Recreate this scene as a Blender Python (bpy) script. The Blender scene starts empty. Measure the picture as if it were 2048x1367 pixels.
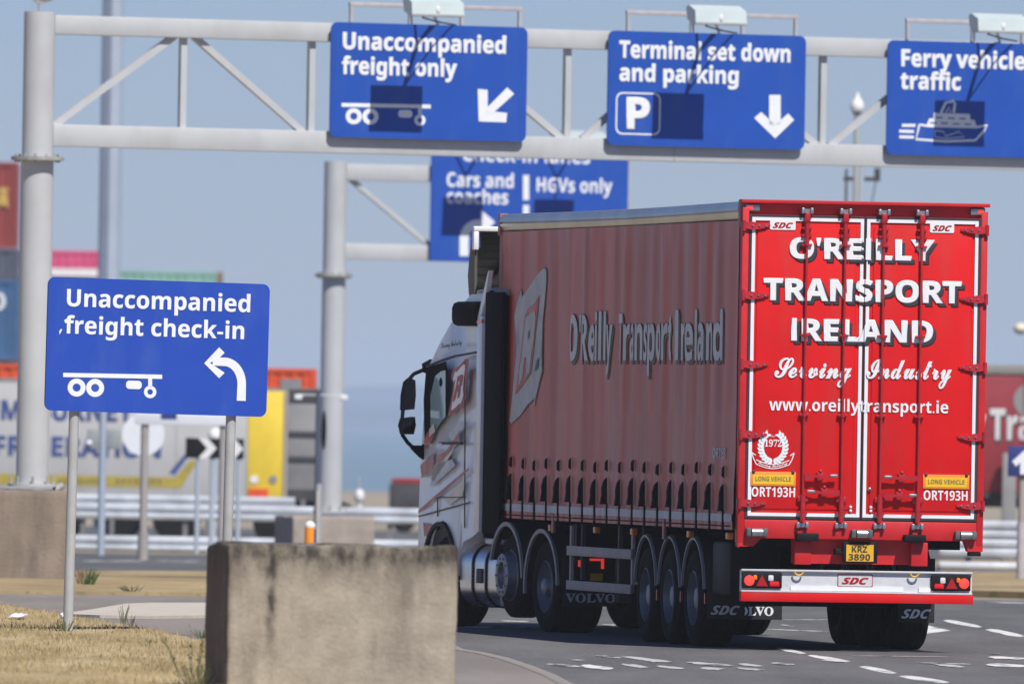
import bpy, bmesh, math, random
from mathutils import Vector, Matrix, noise
random.seed(7)
R = math.radians
scene = bpy.context.scene
COL = scene.collection

# ------------------------------------------------------------------ camera
FOC, CAM_Z = 30720.0, 2.34                      # focal length in pixels of a 2048 wide frame
PITCH, ROLL = (832 - 683.5) / FOC, 0.0165
cam = bpy.data.cameras.new('camera'); cam.lens = 540; cam.sensor_width = 36
cam.clip_start = 1; cam.clip_end = 60000
cam.dof.use_dof = True; cam.dof.focus_distance = 157.0; cam.dof.aperture_fstop = 5.0
cam_ob = bpy.data.objects.new('camera', cam); COL.objects.link(cam_ob)
CM = Matrix.Rotation(math.pi/2 + PITCH, 3, 'X') @ Matrix.Rotation(ROLL, 3, 'Z')
cam_ob.matrix_world = Matrix.Translation((0, 0, CAM_Z)) @ CM.to_4x4()
scene.camera = cam_ob

# ------------------------------------------------------------------ world, sun, exposure
SUN_EL, SUN_AZ = R(52), R(28)                   # azimuth: to the right of straight behind the camera
sun_dir = Vector((math.sin(SUN_AZ)*math.cos(SUN_EL), -math.cos(SUN_AZ)*math.cos(SUN_EL), math.sin(SUN_EL)))
world = bpy.data.worlds.new('World'); scene.world = world; world.use_nodes = True
wn = world.node_tree.nodes; wl = world.node_tree.links; wn.clear()
sky = wn.new('ShaderNodeTexSky'); sky.sky_type = 'NISHITA'; sky.sun_disc = False
sky.sun_elevation = SUN_EL; sky.sun_rotation = math.atan2(sun_dir.x, sun_dir.y)
sky.air_density = 0.75; sky.dust_density = 0.15; sky.ozone_density = 10.0; sky.altitude = 0
bg = wn.new('ShaderNodeBackground'); bg.inputs['Strength'].default_value = 0.066
wo = wn.new('ShaderNodeOutputWorld')
tint = wn.new('ShaderNodeMix'); tint.data_type = 'RGBA'; tint.blend_type = 'MULTIPLY'; tint.inputs[0].default_value = 1.0
tint.inputs[7].default_value = (1.03, 0.94, 1.04, 1)
wl.new(sky.outputs[0], tint.inputs[6]); wl.new(tint.outputs[2], bg.inputs[0]); wl.new(bg.outputs[0], wo.inputs[0])
sl = bpy.data.lights.new('sun', 'SUN'); sl.energy = 4.3; sl.angle = R(0.5); sl.color = (1.0, 0.955, 0.9)
so = bpy.data.objects.new('sun', sl); COL.objects.link(so)
so.rotation_euler = (-sun_dir).to_track_quat('-Z', 'Y').to_euler()
scene.view_settings.view_transform = 'Standard'; scene.view_settings.look = 'None'
scene.view_settings.exposure = 0.22; scene.view_settings.gamma = 1.0
scene.view_settings.use_curve_mapping = False
scene.cycles.volume_bounces = 1; scene.cycles.max_bounces = 8
scene.cycles.volume_max_steps = 64

# ------------------------------------------------------------------ surveying helpers
def ray(px, py): return CM @ Vector((px - 1024, -(py - 683.5), -FOC))
O = Vector((0, 0, CAM_Z))
def at(px, py, Y): d = ray(px, py); return O + d * (Y / d.y)
def gh(y):
    for a, za, b, zb in ((-1e9, 0, 185, 0), (185, 0, 300, -.42), (300, -.42, 450, -1.0), (450, -1.0, 900, -2.2)):
        if y <= b: return za if b == 185 else za + (zb - za) * (y - a) / (b - a)
    return -2.2
def gp(px, py, off=0.0):
    d = ray(px, py); z = off
    for _ in range(12):
        p = O + d * ((z - CAM_Z) / d.z); z = gh(p.y) + off
    return p
class Plane:
    """vertical plane with its own axes: u along it, z up; optional lean about the view"""
    def __init__(s, o, yaw, lean=0.0):
        s.o = Vector(o); s.yaw = yaw; s.m = Matrix.Rotation(yaw, 3, 'Z') @ Matrix.Rotation(lean, 3, 'Y')
        s.u = s.m @ Vector((1, 0, 0)); s.n = s.m @ Vector((0, 1, 0)); s.w = s.m @ Vector((0, 0, 1))
        s.mat = Matrix.Translation(s.o) @ s.m.to_4x4()
    def uv(s, px, py):
        d = ray(px, py); t = (s.o - O).dot(s.n) / d.dot(s.n); p = O + d * t - s.o
        return p.dot(s.u), p.dot(s.w)

# ------------------------------------------------------------------ materials
def mat(name, col, rough=0.5, metal=0.0, var=0.08, scale=6.0, bump=0.0, bscale=40.0, bstretch=None, bdist=0.02, col2=None, stretch=(1, 1, 1),
        emit=0.0, spec=0.5, coat=0.0, dirt=None, dirt_amt=0.0, dirt_scale=3.0, dirt_stretch=(1, 1, 1), alpha=1.0, trans=0.0):
    m = bpy.data.materials.new(name); m.use_nodes = True
    n = m.node_tree.nodes; l = m.node_tree.links; b = n['Principled BSDF']
    b.inputs['Roughness'].default_value = rough; b.inputs['Metallic'].default_value = metal
    b.inputs['Specular IOR Level'].default_value = spec
    b.inputs['Coat Weight'].default_value = coat
    b.inputs['Transmission Weight'].default_value = trans
    b.inputs['Base Color'].default_value = (*col, 1)
    if emit: b.inputs['Emission Color'].default_value = (*col, 1); b.inputs['Emission Strength'].default_value = emit
    tc = n.new('ShaderNodeTexCoord')
    out = None
    if var > 0 or col2:
        mp = n.new('ShaderNodeMapping'); mp.inputs['Scale'].default_value = stretch
        nz = n.new('ShaderNodeTexNoise'); nz.inputs['Scale'].default_value = scale; nz.inputs['Detail'].default_value = 6
        nz.inputs['Roughness'].default_value = 0.6
        l.new(tc.outputs['Object'], mp.inputs[0]); l.new(mp.outputs[0], nz.inputs[0])
        rp = n.new('ShaderNodeValToRGB'); l.new(nz.outputs[0], rp.inputs[0])
        rp.color_ramp.elements[0].position = 0.35; rp.color_ramp.elements[1].position = 0.65
        c2 = col2 or tuple(min(1, c * (1 + var)) for c in col)
        c1 = col if col2 else tuple(c * (1 - var) for c in col)
        rp.color_ramp.elements[0].color = (*c1, 1); rp.color_ramp.elements[1].color = (*c2, 1)
        out = rp.outputs[0]
    if dirt:
        mp = n.new('ShaderNodeMapping'); mp.inputs['Scale'].default_value = dirt_stretch
        nz = n.new('ShaderNodeTexNoise'); nz.inputs['Scale'].default_value = dirt_scale; nz.inputs['Detail'].default_value = 8
        nz.inputs['Roughness'].default_value = 0.65
        l.new(tc.outputs['Object'], mp.inputs[0]); l.new(mp.outputs[0], nz.inputs[0])
        mr = n.new('ShaderNodeMapRange'); mr.inputs[1].default_value = 0.5; mr.inputs[2].default_value = 0.72
        mr.inputs[4].default_value = dirt_amt; l.new(nz.outputs[0], mr.inputs[0])
        mx = n.new('ShaderNodeMix'); mx.data_type = 'RGBA'
        l.new(mr.outputs[0], mx.inputs[0])
        if out: l.new(out, mx.inputs[6])
        else: mx.inputs[6].default_value = (*col, 1)
        mx.inputs[7].default_value = (*dirt, 1); out = mx.outputs[2]
    if out: l.new(out, b.inputs['Base Color'])
    if bump:
        nz = n.new('ShaderNodeTexNoise'); nz.inputs['Scale'].default_value = bscale; nz.inputs['Detail'].default_value = 8
        if bstretch:
            mp = n.new('ShaderNodeMapping'); mp.inputs['Scale'].default_value = bstretch; l.new(tc.outputs['Object'], mp.inputs[0]); l.new(mp.outputs[0], nz.inputs[0])
        else: l.new(tc.outputs['Object'], nz.inputs[0])
        bp = n.new('ShaderNodeBump'); bp.inputs['Strength'].default_value = bump; bp.inputs['Distance'].default_value = bdist
        l.new(nz.outputs[0], bp.inputs['Height']); l.new(bp.outputs[0], b.inputs['Normal'])
    return m
M = {}
def dm(k, *a, **kw): M[k] = mat(k, *a, **kw); return M[k]
dm('truck_red', (0.66, 0.008, 0.010), 0.6, var=0.07, scale=1.2, coat=0.0, spec=0.2, dirt=(0.42, 0.055, 0.045), dirt_amt=0.55, dirt_scale=2.6, dirt_stretch=(1, 1, .22))
dm('frame_red', (0.56, 0.010, 0.014), 0.5, var=0.12, scale=3, dirt=(0.40, 0.05, 0.045), dirt_amt=0.4, dirt_scale=5)
dm('rod_red', (0.42, 0.014, 0.022), 0.35, var=0.15, scale=8)
dm('curtain_red', (0.46, 0.060, 0.042), 0.45, var=0.18, scale=2.0, stretch=(1, 1, .15), bump=0.8, bscale=1.5, bstretch=(1, 1.0, .10), bdist=.21, spec=0.6, dirt=(0.50, 0.21, 0.17), dirt_amt=0.6, dirt_scale=1.5, dirt_stretch=(1, 1.3, .14))  # upright streaks: dust, plus shading of the folds put into the colour
for q_ in M['curtain_red'].node_tree.nodes:
    if q_.type == 'TEX_NOISE': q_.inputs['Detail'].default_value = 0.8
dm('curtain_print', (0.60, 0.61, 0.62), 0.6, var=0.1, scale=3)
dm('emblem_grey', (0.44, 0.455, 0.47), 0.6, var=0.12, scale=3)
dm('curtain_shadow_print', (0.12, 0.12, 0.115), 0.6, var=0.1)
dm('curtain_band', (0.48, 0.50, 0.54), 0.5, var=0.12, scale=2)
dm('print_white', (0.80, 0.81, 0.82), 0.5, var=0.03)
dm('print_black', (0.035, 0.037, 0.045), 0.5, var=0.05)
dm('black', (0.012, 0.012, 0.014), 0.55, var=0.25, scale=3, spec=0.12)
dm('strap_black', (0.010, 0.010, 0.012), 0.8, var=0, spec=0.12)
dm('black_paint', (0.006, 0.007, 0.011), 0.8, var=0.2, scale=2, spec=0.06)
dm('rubber', (0.013, 0.013, 0.014), 0.85, var=0.3, scale=12, spec=0.12)
dm('buffer_grey', (0.10, 0.11, 0.11), 0.7, var=0.3, scale=12)
dm('steel', (0.42, 0.44, 0.46), 0.35, 0.8, var=0.15, scale=8)
dm('rim_steel', (0.20, 0.215, 0.245), 0.42, 0.3, var=0.2, scale=6)
dm('rail_alloy', (0.52, 0.51, 0.49), 0.32, 0.8, var=0.12, scale=1.5)
dm('tank_alloy', (0.62, 0.63, 0.66), 0.28, 0.95, var=0.08, scale=3)
dm('pink_pillar', (0.30, 0.13, 0.12), 0.5, var=0.12)
dm('guard_grey', (0.36, 0.33, 0.32), 0.6, var=0.12, scale=4)
dm('mudguard', (0.035, 0.035, 0.038), 0.6, var=0.1, spec=0.12)
dm('mudguard_edge', (0.26, 0.26, 0.27), 0.5, var=0.1)
dm('bumper_white', (0.60, 0.61, 0.63), 0.45, var=0.08, scale=5, dirt=(0.38, 0.37, 0.36), dirt_amt=0.4, dirt_scale=6)
dm('plate_yellow', (0.75, 0.42, 0.02), 0.5, var=0.06)
dm('marker_yellow', (0.85, 0.52, 0.01), 0.5, var=0.04)
dm('marker_orange', (0.90, 0.27, 0.03), 0.5, var=0.04)
dm('ring_yellow', (0.70, 0.42, 0.05), 0.5, var=0.1)
dm('lens_red', (0.75, 0.01, 0.015), 0.15, var=0, coat=0.6)
dm('lamp_lit_red', (1.0, 0.06, 0.04), 0.3, var=0, emit=0.45)
dm('lens_dark_red', (0.40, 0.01, 0.015), 0.2, var=0)
dm('lens_orange', (0.9, 0.22, 0.01), 0.2, var=0)
dm('lens_clear', (0.7, 0.7, 0.7), 0.1, var=0)
dm('marker_lamp', (0.75, 0.22, 0.03), 0.3, var=0)
dm('cab_white', (0.80, 0.81, 0.83), 0.3, var=0.03, scale=2, coat=0.4, dirt=(0.62, 0.60, 0.58), dirt_amt=0.4, dirt_scale=2.5)
dm('cab_red', (0.38, 0.03, 0.035), 0.4, var=0.1)
dm('livery_red', (0.44, 0.15, 0.13), 0.4, var=0.25, scale=6)
dm('cab_grey', (0.56, 0.57, 0.61), 0.4, var=0.15)
dm('cab_cream', (0.74, 0.68, 0.60), 0.4, var=0.08)
dm('cab_glass', (0.34, 0.48, 0.50), 0.08, var=0.12, scale=2, spec=0.8)
dm('deflector_brown', (0.105, 0.092, 0.072), 0.6, var=0.15, scale=3)
dm('sign_blue', (0.014, 0.078, 0.40), 0.5, spec=0.3, var=0.05, scale=1.5, dirt=(0.05, 0.12, 0.38), dirt_amt=0.4, dirt_scale=3, dirt_stretch=(1, 1, .3))
dm('sign_blue_face', (0.018, 0.070, 0.42), 0.5, spec=0.3, var=0.035, scale=1.5, dirt=(0.07, 0.13, 0.42), dirt_amt=0.4, dirt_scale=3, dirt_stretch=(1, 1, .35))
dm('sign_white', (0.80, 0.82, 0.84), 0.5, var=0.03)
dm('sign_back', (0.30, 0.33, 0.33), 0.6, var=0.1)
dm('small_sign_blue', (0.03, 0.045, 0.20), 0.5, var=0.05)
dm('gantry_grey', (0.50, 0.515, 0.52), 0.45, var=0.05, scale=1.2, dirt=(0.34, 0.33, 0.30), dirt_amt=0.35, dirt_scale=1.5, dirt_stretch=(1, 1, .4))
dm('galvanised', (0.50, 0.50, 0.50), 0.5, 0.3, var=0.1, scale=5)
dm('flange_grey', (0.33, 0.33, 0.31), 0.7, var=0.2, scale=8)
dm('post_grey', (0.42, 0.43, 0.42), 0.5, var=0.08, scale=3, dirt=(0.30, 0.27, 0.22), dirt_amt=0.4, dirt_scale=4)
dm('post_brown', (0.36, 0.33, 0.31), 0.6, var=0.08, scale=3)
dm('mast_pale', (0.44, 0.50, 0.58), 0.5, 0.2, var=0.06, scale=0.8)
dm('lamp_body', (0.56, 0.64, 0.63), 0.3, var=0.03)
dm('pinkish_rail', (0.46, 0.43, 0.44), 0.5, var=0.1)
dm('concrete', (0.29, 0.248, 0.188), 0.9, scale=4, col2=(0.41, 0.358, 0.275), bump=0.4, bscale=26)
dm('concrete_brown', (0.19, 0.150, 0.115), 0.9, scale=2, col2=(0.28, 0.225, 0.175), stretch=(1, 1, .3), bump=0.5, bscale=18, dirt=(0.10, 0.08, 0.07), dirt_amt=0.6, dirt_scale=3, dirt_stretch=(1, 1, .25))
dm('concrete_pale', (0.32, 0.27, 0.22), 0.9, scale=3, col2=(0.42, 0.36, 0.30), bump=0.4, bscale=18)
dm('barrier_steel', (0.60, 0.64, 0.69), 0.45, 0.3, var=0.2, scale=1.5)
dm('barrier_post', (0.16, 0.16, 0.17), 0.6, var=0.2)
dm('box_white', (0.50, 0.50, 0.49), 0.5, var=0.06, scale=.8, dirt=(0.38, 0.37, 0.35), dirt_amt=0.5, dirt_scale=.7)
dm('reefer_blue', (0.05, 0.085, 0.26), 0.6, var=0.2, scale=3)
dm('reefer_yellow', (0.42, 0.33, 0.05), 0.6, var=0.15, scale=2)
dm('reefer_brown', (0.20, 0.17, 0.08), 0.6, var=0.1)
dm('yellow_panel', (0.82, 0.60, 0.05), 0.5, var=0.06, scale=2)
dm('orange_red', (0.72, 0.09, 0.02), 0.5, var=0.12, scale=2)
dm('dark_grey', (0.07, 0.07, 0.075), 0.6, var=0.2, scale=2, spec=0.12)
dm('panel_grey', (0.26, 0.26, 0.26), 0.6, var=0.15, scale=1)
dm('container_red', (0.27, 0.045, 0.040), 0.6, var=0.12, scale=1, dirt=(0.16, 0.05, 0.04), dirt_amt=0.4)
dm('container_slate', (0.085, 0.10, 0.14), 0.6, var=0.12, scale=1)
dm('container_blue', (0.050, 0.13, 0.27), 0.6, var=0.12, scale=1)
dm('container_pink', (0.62, 0.08, 0.20), 0.6, var=0.15, scale=1)
dm('container_green', (0.22, 0.42, 0.36), 0.6, var=0.15, scale=1)
dm('container_mark', (0.62, 0.40, 0.10), 0.6, var=0.1)
dm('dark_red_curtain', (0.27, 0.030, 0.040), 0.5, var=0.15, scale=1)
dm('grey_roof', (0.24, 0.24, 0.22), 0.6, var=0.1)
dm('kerb', (0.52, 0.475, 0.40), 0.9, var=0.12, scale=6)
dm('kerb_dull', (0.27, 0.24, 0.215), 0.9, var=0.15, scale=6)
dm('paint_white', (0.72, 0.72, 0.70), 0.8, var=0.1, scale=5, dirt=(0.16, 0.16, 0.16), dirt_amt=1.2, dirt_scale=4, dirt_stretch=(1, .15, 1))
dm('paint_worn', (0.50, 0.50, 0.49), 0.8, var=0.1, scale=5, dirt=(0.10, 0.10, 0.105), dirt_amt=2.2, dirt_scale=3.5, dirt_stretch=(1, .12, 1))
dm('grass_blade', (0.32, 0.245, 0.115), 0.85, scale=.8, col2=(0.50, 0.40, 0.22), stretch=(1, .3, 1), spec=0.2)
dm('weed_green', (0.07, 0.12, 0.03), 0.7, var=0.3, scale=5)
dm('weed_olive', (0.12, 0.12, 0.05), 0.8, var=0.3, scale=5)
dm('weed_rust', (0.24, 0.09, 0.05), 0.8, var=0.3, scale=5)
dm('litter', (0.75, 0.75, 0.75), 0.7, var=0.05)
dm('bird_white', (0.78, 0.78, 0.76), 0.8, var=0.05)
dm('bird_grey', (0.30, 0.32, 0.34), 0.8, var=0.05)
dm('bird_leg', (0.45, 0.28, 0.22), 0.7, var=0)
dm('bollard_orange', (0.85, 0.30, 0.02), 0.5, var=0.05)
dm('cream_lamp', (0.75, 0.70, 0.52), 0.5, var=0.05)
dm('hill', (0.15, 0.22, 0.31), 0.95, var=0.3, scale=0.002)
dm('sea', (0.16, 0.25, 0.32), 0.6, var=0.1, scale=0.01, spec=0.5)

def ground_mat(name, c1, c2, s1=0.25, c3=None, s3=30, stretch=(1, .12, 1), bump=0.6):
    m = bpy.data.materials.new(name); m.use_nodes = True
    n = m.node_tree.nodes; l = m.node_tree.links; b = n['Principled BSDF']; b.inputs['Roughness'].default_value = 0.92
    b.inputs['Specular IOR Level'].default_value = 0.25
    tc = n.new('ShaderNodeTexCoord'); mp = n.new('ShaderNodeMapping'); mp.inputs['Scale'].default_value = stretch
    l.new(tc.outputs['Object'], mp.inputs[0])
    a = n.new('ShaderNodeTexNoise'); a.inputs['Scale'].default_value = s1; a.inputs['Detail'].default_value = 9; a.inputs['Roughness'].default_value = .65
    l.new(mp.outputs[0], a.inputs[0])
    r = n.new('ShaderNodeValToRGB'); r.color_ramp.elements[0].position = .38; r.color_ramp.elements[1].position = .62
    r.color_ramp.elements[0].color = (*c1, 1); r.color_ramp.elements[1].color = (*c2, 1)
    l.new(a.outputs[0], r.inputs[0]); out = r.outputs[0]
    f = n.new('ShaderNodeTexNoise'); f.inputs['Scale'].default_value = s3; f.inputs['Detail'].default_value = 4
    l.new(tc.outputs['Object'], f.inputs[0])
    if c3:
        mr = n.new('ShaderNodeMapRange'); mr.inputs[1].default_value = .55; mr.inputs[2].default_value = .7; mr.inputs[4].default_value = .8
        l.new(f.outputs[0], mr.inputs[0]); mx = n.new('ShaderNodeMix'); mx.data_type = 'RGBA'
        l.new(mr.outputs[0], mx.inputs[0]); l.new(out, mx.inputs[6]); mx.inputs[7].default_value = (*c3, 1); out = mx.outputs[2]
    l.new(out, b.inputs['Base Color'])
    bp = n.new('ShaderNodeBump'); bp.inputs['Strength'].default_value = bump; bp.inputs['Distance'].default_value = .01
    l.new(f.outputs[0], bp.inputs['Height']); l.new(bp.outputs[0], b.inputs['Normal'])
    M[name] = m
ground_mat('asphalt', (0.094, 0.093, 0.094), (0.150, 0.149, 0.149), .5, (0.23, 0.225, 0.22), 16)
ground_mat('asphalt_far', (0.085, 0.09, 0.095), (0.13, 0.13, 0.135), .3, (0.2, 0.2, 0.2), 12)
ground_mat('pavement_pink', (0.20, 0.175, 0.155), (0.265, 0.235, 0.212), .5, (0.30, 0.27, 0.26), 26)
ground_mat('path_grey', (0.15, 0.14, 0.145), (0.20, 0.19, 0.195), .4, (0.26, 0.25, 0.24), 26)
ground_mat('dry_grass', (0.30, 0.22, 0.10), (0.54, 0.43, 0.25), .9, (0.22, 0.19, 0.08), 9, stretch=(1, .22, 1))
ground_mat('dry_grass_brown', (0.30, 0.215, 0.11), (0.43, 0.33, 0.18), .6, (0.22, 0.20, 0.08), 5, stretch=(1, .2, 1))
ground_mat('earth_tan', (0.30, 0.26, 0.19), (0.38, 0.33, 0.25), .05, (0.2, 0.2, 0.14), 1.5)

# the front block gets its own stained concrete
def block_mat():
    m = M['concrete']; n = m.node_tree.nodes; l = m.node_tree.links; b = n['Principled BSDF']
    src = b.inputs['Base Color'].links[0].from_socket
    tc = n.new('ShaderNodeTexCoord')
    def mixin(src, fac, c):
        mx = n.new('ShaderNodeMix'); mx.data_type = 'RGBA'; l.new(fac, mx.inputs[0]); l.new(src, mx.inputs[6]); mx.inputs[7].default_value = (*c, 1); return mx.outputs[2]
    def math_(op, a, bb=None, cc=None):
        q = n.new('ShaderNodeMath'); q.operation = op; q.use_clamp = False
        for i, v in enumerate((a, bb, cc)):
            if v is None: continue
            if isinstance(v, (int, float)): q.inputs[i].default_value = v
            else: l.new(v, q.inputs[i])
        return q.outputs[0]
    def nz(scale, st, lo, hi, det=6):
        mp = n.new('ShaderNodeMapping'); mp.inputs['Scale'].default_value = st; l.new(tc.outputs['Object'], mp.inputs[0])
        z = n.new('ShaderNodeTexNoise'); z.inputs['Scale'].default_value = scale; z.inputs['Detail'].default_value = det; z.inputs['Roughness'].default_value = .62; l.new(mp.outputs[0], z.inputs[0])
        mr = n.new('ShaderNodeMapRange'); mr.inputs[1].default_value = lo; mr.inputs[2].default_value = hi; l.new(z.outputs[0], mr.inputs[0]); return mr.outputs[0]
    sep = n.new('ShaderNodeSeparateXYZ'); l.new(tc.outputs['Object'], sep.inputs[0])
    # runs of water stain
    src = mixin(src, math_('MULTIPLY', nz(3.2, (1.0, 1.0, .10), .50, .74), .55), (0.12, 0.092, 0.070))
    src = mixin(src, math_('MULTIPLY', nz(7.0, (1.0, 1.0, .35), .52, .75), .4), (0.42, 0.37, 0.29))
    src = mixin(src, math_('MULTIPLY', nz(38, (1, 1, 1), .60, .72, 3), .30), (0.10, 0.08, 0.06))
    src = mixin(src, math_('MULTIPLY', nz(24, (1, 1, .6), .60, .70, 3), .35), (0.50, 0.45, 0.36))
    # black lichen along the top edge
    top = n.new('ShaderNodeMapRange'); top.inputs[1].default_value = .82; top.inputs[2].default_value = 1.16; l.new(sep.outputs[2], top.inputs[0])
    src = mixin(src, math_('MULTIPLY', math_('MULTIPLY', top.outputs[0], top.outputs[0]), math_('MULTIPLY_ADD', nz(6, (1, 1, .5), .35, .6), .75, .2)), (0.035, 0.028, 0.022))
    # one black run down the face
    mpx = nz(5, (.3, .3, 1), .3, .7)
    dx = math_('ABSOLUTE', math_('ADD', math_('ADD', sep.outputs[0], math_('MULTIPLY', mpx, .05)), .56-.0))
    st = n.new('ShaderNodeMapRange'); st.inputs[1].default_value = .06; st.inputs[2].default_value = .01; st.inputs[3].default_value = 0; st.inputs[4].default_value = .85; l.new(dx, st.inputs[0])
    zz = n.new('ShaderNodeMapRange'); zz.inputs[1].default_value = .35; zz.inputs[2].default_value = .75; l.new(sep.outputs[2], zz.inputs[0])
    src = mixin(src, math_('MULTIPLY', math_('MULTIPLY', st.outputs[0], zz.outputs[0]), nz(9, (1, 1, .5), .35, .55)), (0.022, 0.018, 0.015))
    # shade, with dark lichen, put into the colour of the end that faces away from the sun
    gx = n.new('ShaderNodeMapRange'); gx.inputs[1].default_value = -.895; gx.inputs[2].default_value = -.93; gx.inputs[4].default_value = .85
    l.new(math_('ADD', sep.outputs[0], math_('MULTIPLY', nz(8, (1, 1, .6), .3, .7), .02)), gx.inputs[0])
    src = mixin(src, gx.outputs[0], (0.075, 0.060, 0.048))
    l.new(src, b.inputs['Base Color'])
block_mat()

# ------------------------------------------------------------------ mesh builders
class MB:
    def __init__(s): s.bm = bmesh.new()
    def box(s, x0, x1, y0, y1, z0, z1, bev=0.0, m=None):
        r = bmesh.ops.create_cube(s.bm, size=1.0)['verts']
        for v in r: v.co = Vector(((x0+x1)/2 + v.co.x*(x1-x0), (y0+y1)/2 + v.co.y*(y1-y0), (z0+z1)/2 + v.co.z*(z1-z0)))
        if bev > 0:
            es = list({e for v in r for e in v.link_edges})
            q = bmesh.ops.bevel(s.bm, geom=es, offset=bev, segments=2, affect='EDGES', profile=.5); r = q['verts']
        if m: 
            for v in r: v.co = m @ v.co
        return s
    def tube(s, a, b, r0, r1=None, n=12, cap=True):
        a, b = Vector(a), Vector(b); r1 = r0 if r1 is None else r1; d = (b-a)
        q = d.to_track_quat('Z', 'Y').to_matrix()
        v0 = [s.bm.verts.new(a + q @ Vector((r0*math.cos(t), r0*math.sin(t), 0))) for t in [2*math.pi*i/n for i in range(n)]]
        v1 = [s.bm.verts.new(b + q @ Vector((r1*math.cos(t), r1*math.sin(t), 0))) for t in [2*math.pi*i/n for i in range(n)]]
        for i in range(n): s.bm.faces.new((v0[i], v0[(i+1) % n], v1[(i+1) % n], v1[i]))
        if cap: s.bm.faces.new(v0[::-1]); s.bm.faces.new(v1)
        return s
    def bar(s, a, b, w, h, side=Vector((0, 1, 0))):
        """rectangular bar from a to b; w along `side`, h across"""
        a, b = Vector(a), Vector(b); d = (b-a).normalized(); side = Vector(side).normalized(); up = d.cross(side).normalized(); side = up.cross(d).normalized()
        vs = [[s.bm.verts.new(p + side*w/2*i + up*h/2*j) for i, j in ((-1, -1), (1, -1), (1, 1), (-1, 1))] for p in (a, b)]
        for i in range(4): s.bm.faces.new((vs[0][i], vs[0][(i+1) % 4], vs[1][(i+1) % 4], vs[1][i]))
        s.bm.faces.new(vs[0][::-1]); s.bm.faces.new(vs[1]); return s
    def path(s, pts, r, n=8):
        for a, b in zip(pts, pts[1:]): s.tube(a, b, r, n=n)
        return s
    def poly(s, pts):
        s.bm.faces.new([s.bm.verts.new(p) for p in pts]); return s
    def prism(s, pts, d):
        """closed outline pts (3d) pushed along d"""
        d = Vector(d); a = [s.bm.verts.new(p) for p in pts]; b = [s.bm.verts.new(Vector(p)+d) for p in pts]; n = len(pts)
        s.bm.faces.new(a[::-1]); s.bm.faces.new(b)
        for i in range(n): s.bm.faces.new((a[i], a[(i+1) % n], b[(i+1) % n], b[i]))
        return s
    def lathe(s, prof, o=(0, 0, 0), axis='X', n=32):
        """profile of (along, radius)"""
        o = Vector(o); rings = []
        for a, r in prof:
            ring = []
            for i in range(n):
                t = 2*math.pi*i/n; c, q = r*math.cos(t), r*math.sin(t)
                p = Vector((a, c, q)) if axis == 'X' else Vector((c, q, a)) if axis == 'Z' else Vector((c, a, q))
                ring.append(s.bm.verts.new(o+p))
            rings.append(ring)
        for r0, r1 in zip(rings, rings[1:]):
            for i in range(n): s.bm.faces.new((r0[i], r0[(i+1) % n], r1[(i+1) % n], r1[i]))
        return s
    def ball(s, c, r, seg=12, m=None):
        q = bmesh.ops.create_uvsphere(s.bm, u_segments=seg, v_segments=max(6, seg//2), radius=1)['verts']
        rr = r if hasattr(r, '__len__') else (r, r, r)
        for v in q:
            v.co = Vector((v.co.x*rr[0], v.co.y*rr[1], v.co.z*rr[2]))
            if m: v.co = m @ v.co
            v.co += Vector(c)
        return s
    def build(s, name, material, parent=None, xf=None, smooth=True):
        bm = s.bm
        if xf is not None: bmesh.ops.transform(bm, matrix=xf, verts=bm.verts)
        bmesh.ops.recalc_face_normals(bm, faces=bm.faces)
        me = bpy.data.meshes.new(name); bm.to_mesh(me); bm.free()
        if smooth and len(me.polygons):
            me.polygons.foreach_set('use_smooth', [True]*len(me.polygons)); me.set_sharp_from_angle(angle=R(35))
        if material: me.materials.append(M[material] if isinstance(material, str) else material)
        ob = bpy.data.objects.new(name, me); COL.objects.link(ob)
        if parent: ob.parent = parent
        return ob
def tag(o, label=None, cat=None, group=None, kind=None):
    if label: o['label'] = label
    if cat: o['category'] = cat
    if group: o['group'] = group
    if kind: o['kind'] = kind
    return o
def thing(name, label, cat, loc=(0, 0, 0), rot=(0, 0, 0), group=None, mw=None):
    o = bpy.data.objects.new(name, None); COL.objects.link(o); o.empty_display_size = .2
    if mw is not None: o.matrix_world = mw
    else: o.location = loc; o.rotation_euler = rot
    return tag(o, label, cat, group)
def copy_tree(o, parent=None):
    c = o.copy(); COL.objects.link(c)
    if parent: c.parent = parent
    for ch in list(o.children): copy_tree(ch, c)
    return c

# ---- lettering: flat print
def styled(s, style):
    if style == 'bold': s = s.replace('I', 'l')
    base = {'bold': (0x1D5D4, 0x1D5EE, 0x1D7EC), 'script': (0x1D4D0, 0x1D4EA, None), 'serif': (0x1D400, 0x1D41A, 0x1D7CE),
            'italic': (0x1D63C, 0x1D656, None), 'plain': None}[style]
    if not base: return s
    o = ''
    for ch in s:
        if 'A' <= ch <= 'Z': o += chr(base[0]+ord(ch)-65)
        elif 'a' <= ch <= 'z': o += chr(base[1]+ord(ch)-97)
        elif ch.isdigit() and base[2]: o += chr(base[2]+ord(ch)-48)
        else: o += ch
    return o
def raw_text(s, style, fat, space=1.0):
    cu = bpy.data.curves.new('text', 'FONT'); cu.body = styled(s, style); cu.bevel_depth = fat; cu.bevel_resolution = 0; cu.resolution_u = 3; cu.space_character = space
    ob = bpy.data.objects.new('text', cu); COL.objects.link(ob)
    bpy.context.view_layer.update()
    me = bpy.data.meshes.new_from_object(ob.evaluated_get(bpy.context.evaluated_depsgraph_get()))
    bpy.data.objects.remove(ob); bpy.data.curves.remove(cu)
    bm = bmesh.new(); bm.from_mesh(me); bpy.data.meshes.remove(me); return bm
CAPS = {}
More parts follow.
